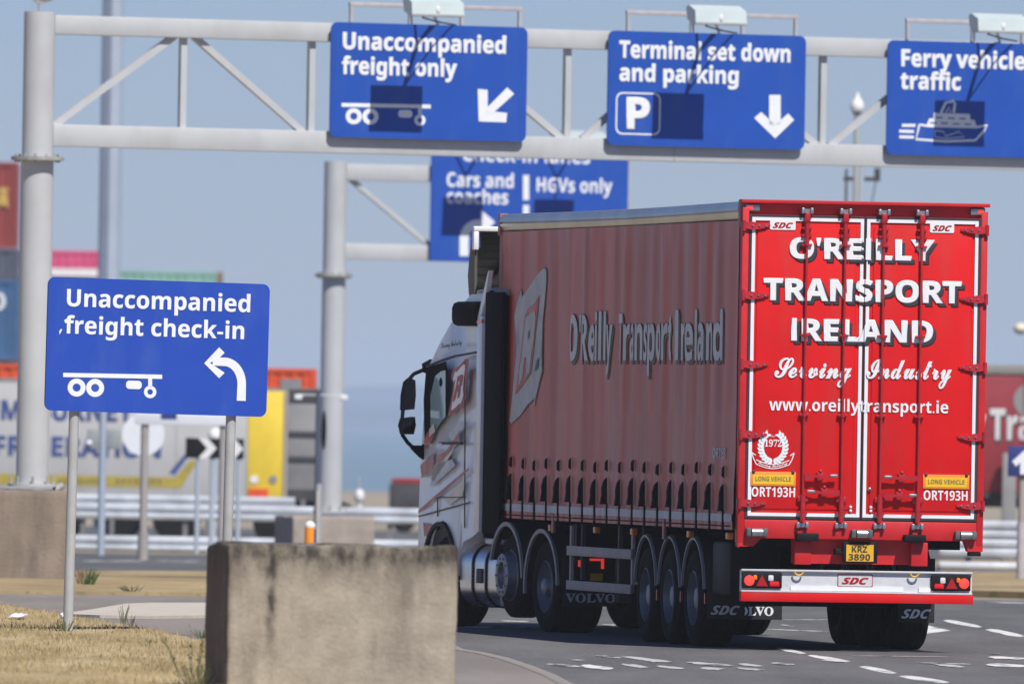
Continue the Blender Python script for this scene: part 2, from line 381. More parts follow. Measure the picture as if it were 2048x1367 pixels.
def text_bm(s, width, cap, style='bold', fat=0.0, space=1.0):
    """bmesh of lettering in the XZ plane, left end at x=0, baseline z=0"""
    k = (style, fat)
    if k not in CAPS:
        b = raw_text('I' if style == 'script' else 'H', style, 0.0); ys = [v.co.y for v in b.verts]; CAPS[k] = (max(ys), min(ys)); b.free()
    b = raw_text(s, style, fat, space)
    if style == 'bold' and s.upper() == s:
        for v in b.verts:
            if v.co.y > CAPS[k][0]*1.04+fat: v.co.y = CAPS[k][0]+fat
    xs = [v.co.x for v in b.verts]; x0, x1 = min(xs), max(xs)
    sx = width/(x1-x0); sz = cap/(CAPS[k][0] - (0 if style == 'script' else CAPS[k][1])); zo = 0 if style == 'script' else CAPS[k][1]
    kz = .0006/fat if fat > 0 else 0
    for v in b.verts: v.co = Vector(((v.co.x-x0)*sx, -v.co.z*kz, (v.co.y-zo)*sz))
    return b
def put_text(parent, s, u, z, width, cap, material, y=-.004, style='bold', fat=0.0, name='lettering', space=1.0, shear=0.0):
    b = text_bm(s, width, cap, style, fat, space)
    for v in b.verts: v.co = Vector((v.co.x+u+shear*v.co.z, y+v.co.y, v.co.z+z))
    mb = MB(); mb.bm.free(); mb.bm = b
    return mb.build(name, material, parent, smooth=False)
def text_px(parent, pl, s, p0, p1, cap_px, material, y=-.004, **kw):
    """p0,p1: where the left and right ends of the baseline sit"""
    u0, z0 = pl.uv(*p0); u1, z1 = pl.uv(*p1); _, zc = pl.uv(p0[0], p0[1]-cap_px)
    return put_text(parent, s, u0, (z0+z1)/2, u1-u0, zc-z0, material, y, **kw)
def flat(parent, name, pts, y, material):
    return MB().poly([(u, y, z) for u, z in pts]).build(name, material, parent, smooth=False)
def rrect(u0, u1, z0, z1, r, n=6):
    p = []
    for cu_, cz, a in ((u1-r, z1-r, 0), (u0+r, z1-r, 90), (u0+r, z0+r, 180), (u1-r, z0+r, 270)):
        for i in range(n+1): t = R(a+90*i/n); p.append((cu_+r*math.cos(t), cz+r*math.sin(t)))
    return p
def ring_mb(mb, c, r0, r1, y, n=28, a0=0, a1=360, sx=1.0):
    k = n if a1-a0 == 360 else n+1
    vi = [mb.bm.verts.new((c[0]+sx*r0*math.cos(R(a0+(a1-a0)*i/n)), y, c[1]+r0*math.sin(R(a0+(a1-a0)*i/n)))) for i in range(k)]
    vo = [mb.bm.verts.new((c[0]+sx*r1*math.cos(R(a0+(a1-a0)*i/n)), y, c[1]+r1*math.sin(R(a0+(a1-a0)*i/n)))) for i in range(k)]
    for i in range(n): j = (i+1) % k; mb.bm.faces.new((vi[i], vi[j], vo[j], vo[i]))
    return mb

# ------------------------------------------------------------------ ground
def sheet(name, pts, off, material, skirt=0.0, step=6.0, kind='structure', world_pts=False, bump=0.0):
    bm = bmesh.new(); P = [Vector((p[0], p[1], 0)) if world_pts else Vector((*gp(p[0], p[1], off).xy, 0)) for p in pts]
    f = bm.faces.new([bm.verts.new(p) for p in P])
    ys = [p.y for p in P]; y = math.ceil(min(ys)/step)*step
    while y < min(max(ys), 1000):
        bmesh.ops.bisect_plane(bm, geom=bm.verts[:]+bm.edges[:]+bm.faces[:], plane_co=(0, y, 0), plane_no=(0, 1, 0)); y += step
    if bump:
        xs = [p.x for p in P]; x = math.ceil(min(xs)/bump)*bump
        while x < max(xs):
            bmesh.ops.bisect_plane(bm, geom=bm.verts[:]+bm.edges[:]+bm.faces[:], plane_co=(x, 0, 0), plane_no=(1, 0, 0)); x += bump
    bmesh.ops.recalc_face_normals(bm, faces=bm.faces)
    if skirt:
        be = [e for e in bm.edges if e.is_boundary]
    for v in bm.verts: v.co.z = gh(v.co.y)+off
    if bump:
        for v in bm.verts:
            if not v.is_boundary: v.co.z += .02*noise.noise(Vector((v.co.x*.9, v.co.y*.25, 0)))
    if skirt:
        q = bmesh.ops.extrude_edge_only(bm, edges=be)['geom']
        for v in q:
            if isinstance(v, bmesh.types.BMVert): v.co.z -= skirt
    if sum(f.normal.z for f in bm.faces) < 0: bmesh.ops.reverse_faces(bm, faces=bm.faces)
    me = bpy.data.meshes.new(name); bm.to_mesh(me); bm.free(); me.materials.append(M[material])
    ob = bpy.data.objects.new(name, me); COL.objects.link(ob); ob['kind'] = kind
    return ob
sheet('ground', [(-900, 0.5), (900, 0.5), (1500, 900), (-1500, 900)], 0.0, 'earth_tan', 8.0, world_pts=True)
sheet('road', [(-7.0, 60), (60, 60), (70, 214), (-7.0, 214)], 0.006, 'asphalt', world_pts=True)
sheet('far_road', [(-60, 236), (60, 236), (60, 292), (-60, 292)], 0.006, 'asphalt_far', world_pts=True)
sheet('yard', [(-200, 325), (200, 325), (200, 430), (-200, 430)], 0.006, 'asphalt_far', world_pts=True)
KERB_PX = [(700, 1216), (800, 1243), (860, 1272), (915, 1298), (960, 1305), (1010, 1317), (1060, 1334), (1100, 1350), (1140, 1372), (1200, 1410), (1270, 1480), (1330, 1600)]
sheet('pavement', [(-900, 1180), (-300, 1183), (415, 1192)] + KERB_PX + [(1330, 2600), (-3000, 2600)], .10, 'pavement_pink', .2)
sheet('verge', [(-900, 1192), (-300, 1197), (0, 1207), (180, 1237), (300, 1257), (415, 1282), (520, 1305), (620, 1345), (680, 1400), (700, 1600), (700, 2600), (-3000, 2600)], .15, 'dry_grass', .1, step=1.5, bump=.5)
sheet('middle_verge', [(-900, 1138), (415, 1141), (800, 1146), (900, 1165), (800, 1180), (415, 1184), (-300, 1178), (-900, 1176)], .10, 'dry_grass_brown', .2)
sheet('right_verge', [(1880, 1118), (2700, 1128), (2700, 1196), (2100, 1184), (1880, 1178)], .10, 'dry_grass_brown', .2)
sheet('sea', [(-30000, 860), (30000, 860), (30000, 26000), (-30000, 26000)], -1.8, 'sea', world_pts=True)

# pale concrete kerb apron on the path, and kerb stones
sheet('apron', [(120, 1226), (185, 1217), (250, 1206), (300, 1204), (420, 1204), (520, 1208), (520, 1232), (420, 1229), (300, 1231), (200, 1229)], .13, 'kerb', .05)
kerb = bpy.data.objects.new('kerb', None); COL.objects.link(kerb); kerb['kind'] = 'structure'
kp = [gp(*p, .10) for p in KERB_PX]
stone = MB().box(-.45, .45, -.065, .065, -.12, .108, .012).build('kerb_stone', 'kerb_dull', kerb)
first = True; dist = 0.0
for a, b in zip(kp, kp[1:]):
    L = (b-a).length; d = (b-a)/L; k = int(L/.915)
    for i in range(k):
        p = a + d*(i+.5)*L/k; o = stone if first else stone.copy()
        if not first: COL.objects.link(o)
        first = False
        o.location = (p.x, p.y, gh(p.y)); o.rotation_euler = (0, 0, math.atan2(d.y, d.x)); o.scale = (L/k/.915*.985, 1, 1)
# right verge kerb
rk = [gp(1880, 1181), gp(2100, 1187), gp(2700, 1199)]
for a, b in zip(rk, rk[1:]):
    L = (b-a).length; d = (b-a)/L; k = int(L/.915)
    for i in range(k):
        p = a + d*(i+.5)*L/k; o = stone.copy(); COL.objects.link(o)
        o.location = (p.x, p.y, gh(p.y)); o.rotation_euler = (0, 0, math.atan2(d.y, d.x)); o.scale = (L/k/.915*.985, 1, 1)

# hills far across the water
def hill(x0, x1, Y, hmax, seed, depth=1500, base=0.25):
    bm = bmesh.new(); n = 90; rows = []
    for j, (dy, f) in enumerate(((-depth, 0), (-depth*.5, .62), (0, 1), (depth, 0))):
        row = []
        for i in range(n+1):
            t = i/n; x = x0+(x1-x0)*t
            h = hmax*(base+.9*max(0, noise.fractal(Vector((t*9+seed, seed, j*.15)), 1, 2, 4)+.30))*min(1, 7*t, 7*(1-t))
            row.append(bm.verts.new((x, Y+dy, -4.2+(h+4)*f)))
        rows.append(row)
    for a, b in zip(rows, rows[1:]):
        for i in range(n): bm.faces.new((a[i], a[i+1], b[i+1], b[i]))
    bmesh.ops.recalc_face_normals(bm, faces=bm.faces)
    me = bpy.data.meshes.new('hills'); bm.to_mesh(me); bm.free(); me.materials.append(M['hill'])
    me.polygons.foreach_set('use_smooth', [True]*len(me.polygons))
    o = bpy.data.objects.new('hills', me); COL.objects.link(o); o['kind'] = 'structure'
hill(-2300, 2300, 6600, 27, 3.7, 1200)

# ------------------------------------------------------------------ road markings
mk = bpy.data.objects.new('road_markings', None); COL.objects.link(mk); mk['kind'] = 'structure'
MKN = [0]
def mark(pts, material='paint_white'):
    MKN[0] += 1; zz_ = .009+.00012*MKN[0]
    bm = bmesh.new(); bm.faces.new([bm.verts.new(gp(x, y, zz_)) for x, y in pts]); bmesh.ops.recalc_face_normals(bm, faces=bm.faces)
    if bm.faces[:][0].normal.z < 0: bmesh.ops.reverse_faces(bm, faces=bm.faces)
    me = bpy.data.meshes.new('marking'); bm.to_mesh(me); bm.free(); me.materials.append(M[material])
    o = bpy.data.objects.new('marking', me); COL.objects.link(o); o.parent = mk
def dash(x0, y0, x1, y1, h, material='paint_white', sl=18):
    h = h*.72; rn = random.Random(int(x0*7+y0)); n = 5; up = []; dn = []
    for i in range(n+1):
        t = i/n; x = x0+(x1-x0)*t; y = y0+(y1-y0)*t; k = min(1, .35+1.6*min(t, 1-t)*2)
        up.append((x+sl*(1-t)*.6+rn.uniform(-2, 2), y-h*.45*k*rn.uniform(.7, 1.15))); dn.append((x-sl*t*.6+rn.uniform(-2, 2), y+h*.55*k*rn.uniform(.7, 1.15)))
    mark(up+dn[::-1], material)
for a in ((1550, 1294, 1612, 1306, 5), (1614, 1309, 1702, 1322, 6), (1718, 1331, 1795, 1345, 7), (1798, 1350, 1900, 1364, 8),
          (1886, 1239, 1966, 1253, 6), (1971, 1257, 2052, 1272, 7), (2056, 1277, 2140, 1292, 8)): dash(*a)
mark([(1853, 1249), (1902, 1260), (1853, 1266)])
for a in ((1532, 1257, 1662, 1262, 2), (1562, 1238, 1660, 1238, 2), (1560, 1248, 1590, 1252, 2), (925, 1252, 1080, 1253, 4), (1200, 1248, 1240, 1250, 5),
          (1000, 1240, 1060, 1242, 3), (1700, 1310, 1900, 1312, 1), (1965, 1203, 2060, 1205, 3), (1980, 1190, 2060, 1190, 2)): dash(*a, 'paint_worn', 10)
# worn words on the carriageway
for a in ((1190, 1309, 1245, 1314, 5), (1240, 1311, 1345, 1323, 6), (1092, 1326, 1165, 1332, 5), (1160, 1329, 1228, 1336, 8), (1240, 1326, 1300, 1334, 6),
          (1285, 1318, 1320, 1322, 4), (1310, 1330, 1370, 1336, 5), (1373, 1323, 1470, 1330, 6), (1398, 1334, 1450, 1337, 6), (1475, 1326, 1525, 1331, 5), (1470, 1334, 1530, 1338, 5),
          (1540, 1324, 1590, 1328, 4), (1838, 1324, 1945, 1327, 3), (1868, 1326, 1930, 1333, 6), (1974, 1312, 2060, 1316, 7), (1971, 1327, 2060, 1331, 8), (1980, 1305, 2000, 1306, 3), (1140, 1318, 1170, 1319, 2), (1640, 1319, 1690, 1322, 2)):
    dash(*a, 'paint_worn' if a[4] < 7 else 'paint_white', 12)
for a in ((300, 1096+24, 400, 1122, 3), (160, 1121, 290, 1121, 3)): dash(*a, 'paint_worn', 10)

# ------------------------------------------------------------------ THE TRUCK
YAW = R(10.5)
c0 = at(1474, 1080, 156.0); c0.z = 0
rt = Vector((math.cos(YAW), math.sin(YAW), 0)); fw = Vector((-math.sin(YAW), math.cos(YAW), 0))
torigin = c0 + rt*1.275
truck = thing('articulated_truck', 'red curtain-sided articulated lorry with a white cab, turning left away from the camera', 'truck', torigin, (0, 0, YAW))
U = 1.275                                           # local x = u - U
RB = Plane(c0, YAW)                                 # rear face, u from the left edge
def ru(px, py, s=0.0):
    pl = Plane(c0+fw*s, YAW); return pl.uv(px, py)
# --- trailer body
MB().box(-1.27, 1.27, .08, 13.58, 4.40, 4.545, .02).build('roof', 'grey_roof', truck)
MB().box(-1.20, 1.25, .10, 13.5, 1.22, 1.30).box(-1.16, 1.27, 13.50, 13.58, 1.22, 4.40).build('deck', 'black', truck)
MB().box(1.255, 1.272, .12, 13.5, 1.22, 4.40).build('far_curtain', 'curtain_red', truck)
prof = [(-1.20, 4.36), (-1.245, 4.36), (-1.250, 4.37), (-1.292, 4.445), (-1.292, 4.452), (-1.276, 4.458), (-1.282, 4.468), (-1.296, 4.480), (-1.290, 4.520), (-1.262, 4.558), (-1.20, 4.566)]
mb = MB(); nseg = 40; rows = []
for i in range(nseg+1):
    y = .13 + (13.48-.13)*i/nseg; rows.append([mb.bm.verts.new((x, y, z-.030*math.sin(math.pi*i/nseg)**1.3*(0.6 if z > 4.4 else .9))) for x, z in prof])
for a, b in zip(rows, rows[1:]):
    for i in range(len(prof)-1): mb.bm.faces.new((a[i], a[i+1], b[i+1], b[i]))
mb.build('roof_rail', 'rail_alloy', truck)
for y0, y1, zb in ((.03, .13, 4.30), (13.48, 13.60, 4.33)):
    MB().box(-1.292, -1.20, y0, y1, zb, 4.572, .006).build('corner_cap', 'pink_pillar', truck)
MB().box(-1.270, -1.20, 13.40, 13.60, 1.2, 4.34, .01).build('front_pillar', 'pink_pillar', truck)
# --- curtain, with the folds the tension straps pull into it
SP, S0 = 12.57/18, .61
def coff(s, z):
    w = noise.noise(Vector((s*.5, 3.1, z*.12)))
    ph = 2*math.pi*((s-S0)/SP) + 1.5*w
    up = min(1, max(0, (4.34-z)/.35)); seam = 1 - .75*math.exp(-((z-2.35)/.10)**2); low = .55 if z < 2.35 else 1.0
    a = .0125*up*seam*low*(.95+.35*noise.noise(Vector((s*.9, 7.3, z*.3)))) * min(1, (13.5-s)/.8, (s)/.5)
    k = math.cos(ph)
    a *= .3 if s > 10.9 else .3+.7*min(1, (10.9-s)/.8)
    o = a*k
    o += .004*up*noise.noise(Vector((s*1.5, 1.7, z*1.1))) + .0025*up*noise.noise(Vector((s*6, 9.7, z*2.2)))
    if z < 1.95:                                    # pinched at every strap near the bottom
        d = abs(((s-S0)/SP + .5) % 1 - .5)
        t = min(1, (1.95-z)/.30); o -= .016*t*max(0, 1-d*5); o += .014*t*math.sin(math.pi*min(1, d*2))
    if z < 1.42: o += .012
    if s > 12.6: o += -.03*((s-12.6)/.9)*noise.noise(Vector((s*3-z*1.4, .5, z*.8)))
    return .026 + o
mb = MB(); NS, NZ = 400, 46; zs = [1.225+(4.365-1.225)*j/NZ for j in range(NZ+1)]; g = []
for i in range(NS+1):
    s = .10 + 13.40*i/NS; g.append([mb.bm.verts.new((-U+.018-coff(s, z), s, z)) for z in zs])
for i in range(NS):
    for j in range(NZ): mb.bm.faces.new((g[i][j], g[i+1][j], g[i+1][j+1], g[i][j+1]))
curtain = mb.build('side_curtain', 'curtain_red', truck)
def drape(bm, eps, name, material, parent=curtain, ds=.035, dz=.12):
    """bm lies in the (s,z) plane as (s,0,z); wrap it on the curtain"""
    xs = [v.co.x for v in bm.verts]; z_ = [v.co.z for v in bm.verts]
    x = math.ceil(min(xs)/ds)*ds
    while x < max(xs):
        bmesh.ops.bisect_plane(bm, geom=bm.verts[:]+bm.edges[:]+bm.faces[:], plane_co=(x, 0, 0), plane_no=(1, 0, 0)); x += ds
    z = math.ceil(min(z_)/dz)*dz
    while z < max(z_):
        bmesh.ops.bisect_plane(bm, geom=bm.verts[:]+bm.edges[:]+bm.faces[:], plane_co=(0, 0, z), plane_no=(0, 0, 1)); z += dz
    for v in bm.verts: s, z, e = v.co.x, v.co.z, v.co.y; v.co = Vector((-U+.018-coff(s, z)-eps+e, s, z))
    mb = MB(); mb.bm.free(); mb.bm = bm; return mb.build(name, material, parent, smooth=False)
def side_text(s, s_left, s_right, z, cap, material, eps, style='bold', fat=0.0, dx=0, dzz=0):
    b = text_bm(s, s_left-s_right, cap, style, fat)
    for v in b.verts: v.co = Vector((s_left-v.co.x+dx, v.co.y, v.co.z+z+dzz))
    return drape(b, eps, 'lettering', material)
for word, a, b in (("O'Reilly", 9.31, 5.83), ("Transport", 5.32, 3.05), ("Ireland", 2.85, .84)):
    pass
def s_at(px, py):
    d = ray(px, py); t = (c0-O).dot(rt)/d.dot(rt); return (O+d*t-c0).dot(fw), (O+d*t).z
for word, x0, x1 in (("O'Reilly", 1141, 1229), ("Transport", 1238, 1346), ("Ireland", 1355, 1446)):
    a, b = s_at(x0, 720)[0], s_at(x1, 720)[0]
    side_text(word, a, b, 2.955, .48, 'curtain_shadow_print', .008, fat=.012, dx=-.05, dzz=-.04)
    side_text(word, a, b, 2.955, .48, 'curtain_print', .014, fat=.014)
side_text('ORT193', 1.22, .56, 1.945, .11, 'curtain_print', .010)
# the interlocked TRL emblem
def px_poly(pts, ox=1000, oy=500, k=3.6): return [s_at(ox+x/k, oy+y/k) for x, y in pts]
def sz_bm(poly):
    bm = bmesh.new(); bm.faces.new([bm.verts.new((s, 0, z)) for s, z in poly]); bmesh.ops.triangulate(bm, faces=bm.faces); return bm
T_OUT = [(328, 128), (340, 150), (341, 230), (318, 520), (300, 740), (312, 870), (275, 1045), (258, 1130), (262, 1062), (215, 1105), (170, 1175), (92, 1252), (80, 1225), (105, 1030), (132, 800), (160, 515), (140, 530), (128, 610), (118, 480), (138, 370), (165, 280), (166, 340), (215, 280), (270, 190)]
T_IN = [(300, 328), (288, 470), (262, 690), (236, 880), (200, 945), (128, 1035), (150, 860), (182, 620), (198, 480), (215, 425), (262, 385)]
T_R1 = [(205, 490), (240, 450), (272, 440), (278, 490), (262, 640), (244, 680), (242, 760), (228, 880), (206, 915), (212, 770), (200, 770), (178, 920), (150, 985), (155, 880), (190, 640)]
T_R2 = [(222, 590), (236, 570), (234, 625), (220, 650)]
T_L = [(300, 770), (292, 850), (270, 880), (284, 800)]
cx, cz = 210, 690
drape(sz_bm(px_poly([(x+(4 if x > cx else -4), y+(8 if y > cz else -8)) for x, y in T_OUT])), .007, 'emblem_outline', 'curtain_shadow_print')
drape(sz_bm(px_poly(T_OUT)), .011, 'emblem', 'emblem_grey')
drape(sz_bm(px_poly([(x+(3 if x > 212 else -3), y+(6 if y > 680 else -6)) for x, y in T_IN])), .014, 'emblem_outline', 'curtain_shadow_print')
drape(sz_bm(px_poly(T_IN)), .017, 'emblem', 'curtain_red')
drape(sz_bm(px_poly(T_R1)), .021, 'emblem', 'emblem_grey')
for q in (T_R2, T_L): drape(sz_bm(px_poly(q)), .025, 'emblem', 'curtain_shadow_print')
# pale reinforcing band and bottom hem
def band(z0, z1, eps, name, material):
    bm = bmesh.new(); bm.faces.new([bm.verts.new(p) for p in ((.11, 0, z0), (13.49, 0, z0), (13.49, 0, z1), (.11, 0, z1))]); return drape(bm, eps, name, material, dz=.05)
band(1.305, 1.385, .007, 'reinforcing_band', 'curtain_band')
MB().tube((-U-.034, .3, 1.262), (-U-.034, 13.3, 1.262), .007, n=6).build('tension_cable', 'strap_black', curtain)
# tension straps: webbing, buckle, short tab above
strap0 = None
for i in range(19):
    s = S0 + SP*i
    if strap0 is None:
        st = MB().box(-.016, .0, -.018, .018, .075, .30).build('tension_strap', 'strap_black', truck)
        pts = [(-.006, 0, .565), (-.034, 0, .53), (-.052, 0, .45), (-.050, 0, .38), (-.060, 0, .31), (-.066, 0, .285), (-.002, 0, .285)]
        MB().prism([(x, -.035, z) for x, _, z in pts], (0, .07, 0)).build('buckle', 'strap_black', st)
        MB().prism([(0, -.03, .63), (-.026, -.03, .65), (-.022, -.03, .73), (0, -.03, .755)], (0, .05, 0)).build('strap_tab', 'strap_black', st)
        strap0 = st; o = st
    else: o = copy_tree(strap0, truck)
    o.location = (-U-.022, s, 1.135 + .004*((i*7) % 5-2))
    for ch in o.children:
        ch.location.x += .004*((i*5) % 3-1); ch.scale = (1+.12*((i*3) % 4-1.5)/1.5, 1, 1+.012*((i*7) % 5-2)/2)
    if i in (5, 13): pass
for s in (9.95, 3.72):
    MB().box(-U-.04, -U-.01, s-.05, s+.05, 1.09, 1.30, .005).build('curtain_stay', 'pink_pillar', truck)
# side marker lamps under the deck
for px in (1098, 1188, 1262, 1375, 1453):
    s, z = s_at(px, 1050+(px-1098)*.045+2); MB().box(-U+.0, -U+.06, s-.06, s+.06, z-.05, z+.02, .008).build('side_marker_lamp', 'marker_lamp', truck)
# --- rear frame
fr = MB()
fr.box(-1.275, -1.205, -.02, .12, 1.10, 4.50, .006).box(1.205, 1.275, -.02, .12, 1.10, 4.50, .006)
fr.box(-1.205, 1.205, .05, .12, 4.435, 4.55).box(-1.29, 1.29, -.05, .12, 4.545, 4.582, .006)
fr.box(-1.205, 1.205, -.02, .12, 1.145, 1.335, .006)
fr.box(-1.275, -1.262, -.05, .0, 1.05, 1.10)
fr.prism([(-1.275, -.018, 1.10), (-1.205, -.018, 1.10), (-1.205, -.018, 1.146), (-1.03, -.018, 1.146), (-1.07, -.018, 1.10), (-1.11, -.018, 1.06), (-1.275, -.018, 1.06)], (0, .10, 0))
fr.prism([(1.275, -.018, 1.10), (1.205, -.018, 1.10), (1.205, -.018, 1.146), (1.08, -.018, 1.146), (1.12, -.018, 1.04), (1.275, -.018, 1.04)], (0, .10, 0))
frame = fr.build('rear_frame', 'frame_red', truck)
MB().box(1.13, 1.26, -.01, .07, .995, 1.04, .008).build('frame_foot', 'black', frame)
for u, c in ((.105, -1), (2.445, 1)):
    MB().box(u-U-.075, u-U+.075, -.01, .05, 4.463, 4.53, .008).build('lamp_housing', 'steel', frame)
    MB().box(u-U+(-.06 if c < 0 else .0), u-U+(.0 if c < 0 else .06), -.018, .0, 4.475, 4.52, .006).build('marker_lamp', 'lamp_lit_red', frame)
# --- doors
DZ0, DZ1 = 1.345, 4.43
doors = []
for k, (a, b) in enumerate(((-1.203, -.004), (.004, 1.203))):
    d = MB().box(a, b, -.012, .03, DZ0, DZ1, .004).build('rear_door', 'truck_red', truck); doors.append(d)
    # raised panel inside a shallow rebate
    MB().box(a+.085, b-.085, -.022, -.011, DZ0+.10, DZ1-.11, .009).build('door_panel', 'truck_red', d)
    t = MB(); y0, y1 = -.024, -.010; ea, eb = (.027, .012) if k == 0 else (.012, .027)
    for (p0, p1, q0, q1) in ((a+.002, a+ea-.001, DZ0+.002, DZ1-.002), (b-eb+.001, b-.002, DZ0+.002, DZ1-.002)): t.box(p0, p1, y0, y1, q0, q1)
    t.box(a+ea, b-eb, y0, y1, DZ0+.002, DZ0+.026).box(a+ea, b-eb, y0, y1, DZ1-.026, DZ1-.002)
    t.build('door_seal', 'print_black', d)
    t = MB(); w = .034; e = .027; y0, y1 = -.027, -.010
    t.box(a+ea, a+ea+w, y0, y1, DZ0+e, DZ1-e).box(b-eb-w, b-eb, y0, y1, DZ0+e, DZ1-e)
    t.box(a+ea+w+.001, b-eb-w-.001, y0, y1, DZ0+e, DZ0+e+w).box(a+ea+w+.001, b-eb-w-.001, y0, y1, DZ1-e-w, DZ1-e)
    t.build('door_edging', 'print_white', d)
YP = -.0225                                          # face of the door panels
def cut_text(s, px0, px1, ybase, cap_px, z_off=0, style='bold', fat=0.0, shadow=True, **kw):
    """lettering that runs over both doors: split at the meeting line"""
    u0, z0 = RB.uv(px0, ybase); u1, z1 = RB.uv(px1, ybase + (px1-px0)*.0165); cap = RB.uv(px0, ybase-cap_px)[1]-z0
    for (du, dz, y, m) in (((.034, -.034, YP-.005, 'print_black'),) if shadow else ()) + ((0, 0, YP-.009, 'print_white'),):
        for side in (0, 1):
            b = text_bm(s, u1-u0, cap, style, fat, kw.get('space', 1.0))
            for v in b.verts: v.co = Vector((v.co.x+u0-U+du+kw.get('shear', 0)*v.co.z, y+v.co.y, v.co.z+z0+dz))
            xs = [v.co.x for v in b.verts]
            if side == 0 and min(xs) > 0 or side == 1 and max(xs) < 0: b.free(); continue
            lim = -.004 if side == 0 else .004
            bmesh.ops.bisect_plane(b, geom=b.verts[:]+b.edges[:]+b.faces[:], plane_co=(lim, 0, 0), plane_no=(1, 0, 0), clear_outer=side == 0, clear_inner=side == 1)
            # ride over the white edging at the door's meeting edge
            for v in b.verts: pass
            if not b.verts: b.free(); continue
            for pc in (-.085, -.058, .058, .085):
                bmesh.ops.bisect_plane(b, geom=b.verts[:]+b.edges[:]+b.faces[:], plane_co=(pc, 0, 0), plane_no=(1, 0, 0))
            for v in b.verts:
                if abs(v.co.x) < .0585: v.co.y -= .006
            mb = MB(); mb.bm.free(); mb.bm = b; mb.build('lettering', m, doors[side], smooth=False)
cut_text("O'REILLY", 1577, 1868, 516, 40, fat=.028)
cut_text("TRANSPORT", 1525, 1922, 599, 42, fat=.028)
cut_text("IRELAND", 1580, 1865, 680, 42, fat=.028)
cut_text("Serving", 1547, 1702, 754, 38, style='script', fat=.022, shadow=False)
cut_text("Industry", 1731, 1902, 756, 38, style='script', fat=.022, shadow=False)
cut_text("www.oreillytransport.ie", 1537, 1895, 820, 24, shadow=False)
for k, (x0, x1, yb) in enumerate(((1502, 1589, 992), (1846, 1934, 999))):
    u0, z = RB.uv(x0, yb); u1, _ = RB.uv(x1, yb)
    put_text(doors[k], 'ORT193H', u0-U, z, u1-u0, .098, 'print_white', YP-.004)
for k, (x0, x1, y0, y1) in enumerate(((1500, 1590, 942, 972), (1845, 1937, 948, 978))):
    u0, z1 = RB.uv(x0, y0); u1, z0 = RB.uv(x1, y1); u0 -= U; u1 -= U
    p = MB().box(u0, u1, YP-.012, YP-.001, z0, z1, .003).build('long_vehicle_plate', 'marker_orange', doors[k])
    flat(p, 'plate_panel', [(u0+.025, z0+.02), (u1-.025, z0+.02), (u1-.025, z1-.03), (u0+.025, z1-.03)], YP-.0135, 'marker_yellow')
    put_text(p, 'LONG VEHICLE', u0+.05, (z0+z1)/2-.022, u1-u0-.10, .045, 'reefer_brown', YP-.017)
    for q in (u0+.03, u1-.03): MB().ball((q, YP-.014, z1), .018, 8).build('rivet', 'dark_grey', p)
def sdc(parent, u0, u1, z0, z1, y, m_text='lens_dark_red', panel='print_white', border=None):
    if border: flat(parent, 'badge_border', rrect(u0-.008, u1+.008, z0-.008, z1+.008, .012), y, border)
    if panel: flat(parent, 'badge', rrect(u0, u1, z0, z1, .015), y-.003, panel)
    w = u1-u0; h = z1-z0
    put_text(parent, 'SDC', u0+w*.1, z0+h*.2, w*.76, h*.56, m_text, y-.006, style='italic', fat=.03, shear=.25)
for k, (x0, x1, y0, y1) in enumerate(((1539, 1590, 440, 460), (1859, 1907, 446, 466))):
    u0, z1 = RB.uv(x0, y0); u1, z0 = RB.uv(x1, y1); sdc(doors[k], u0-U, u1-U, z0, z1, YP-.004)
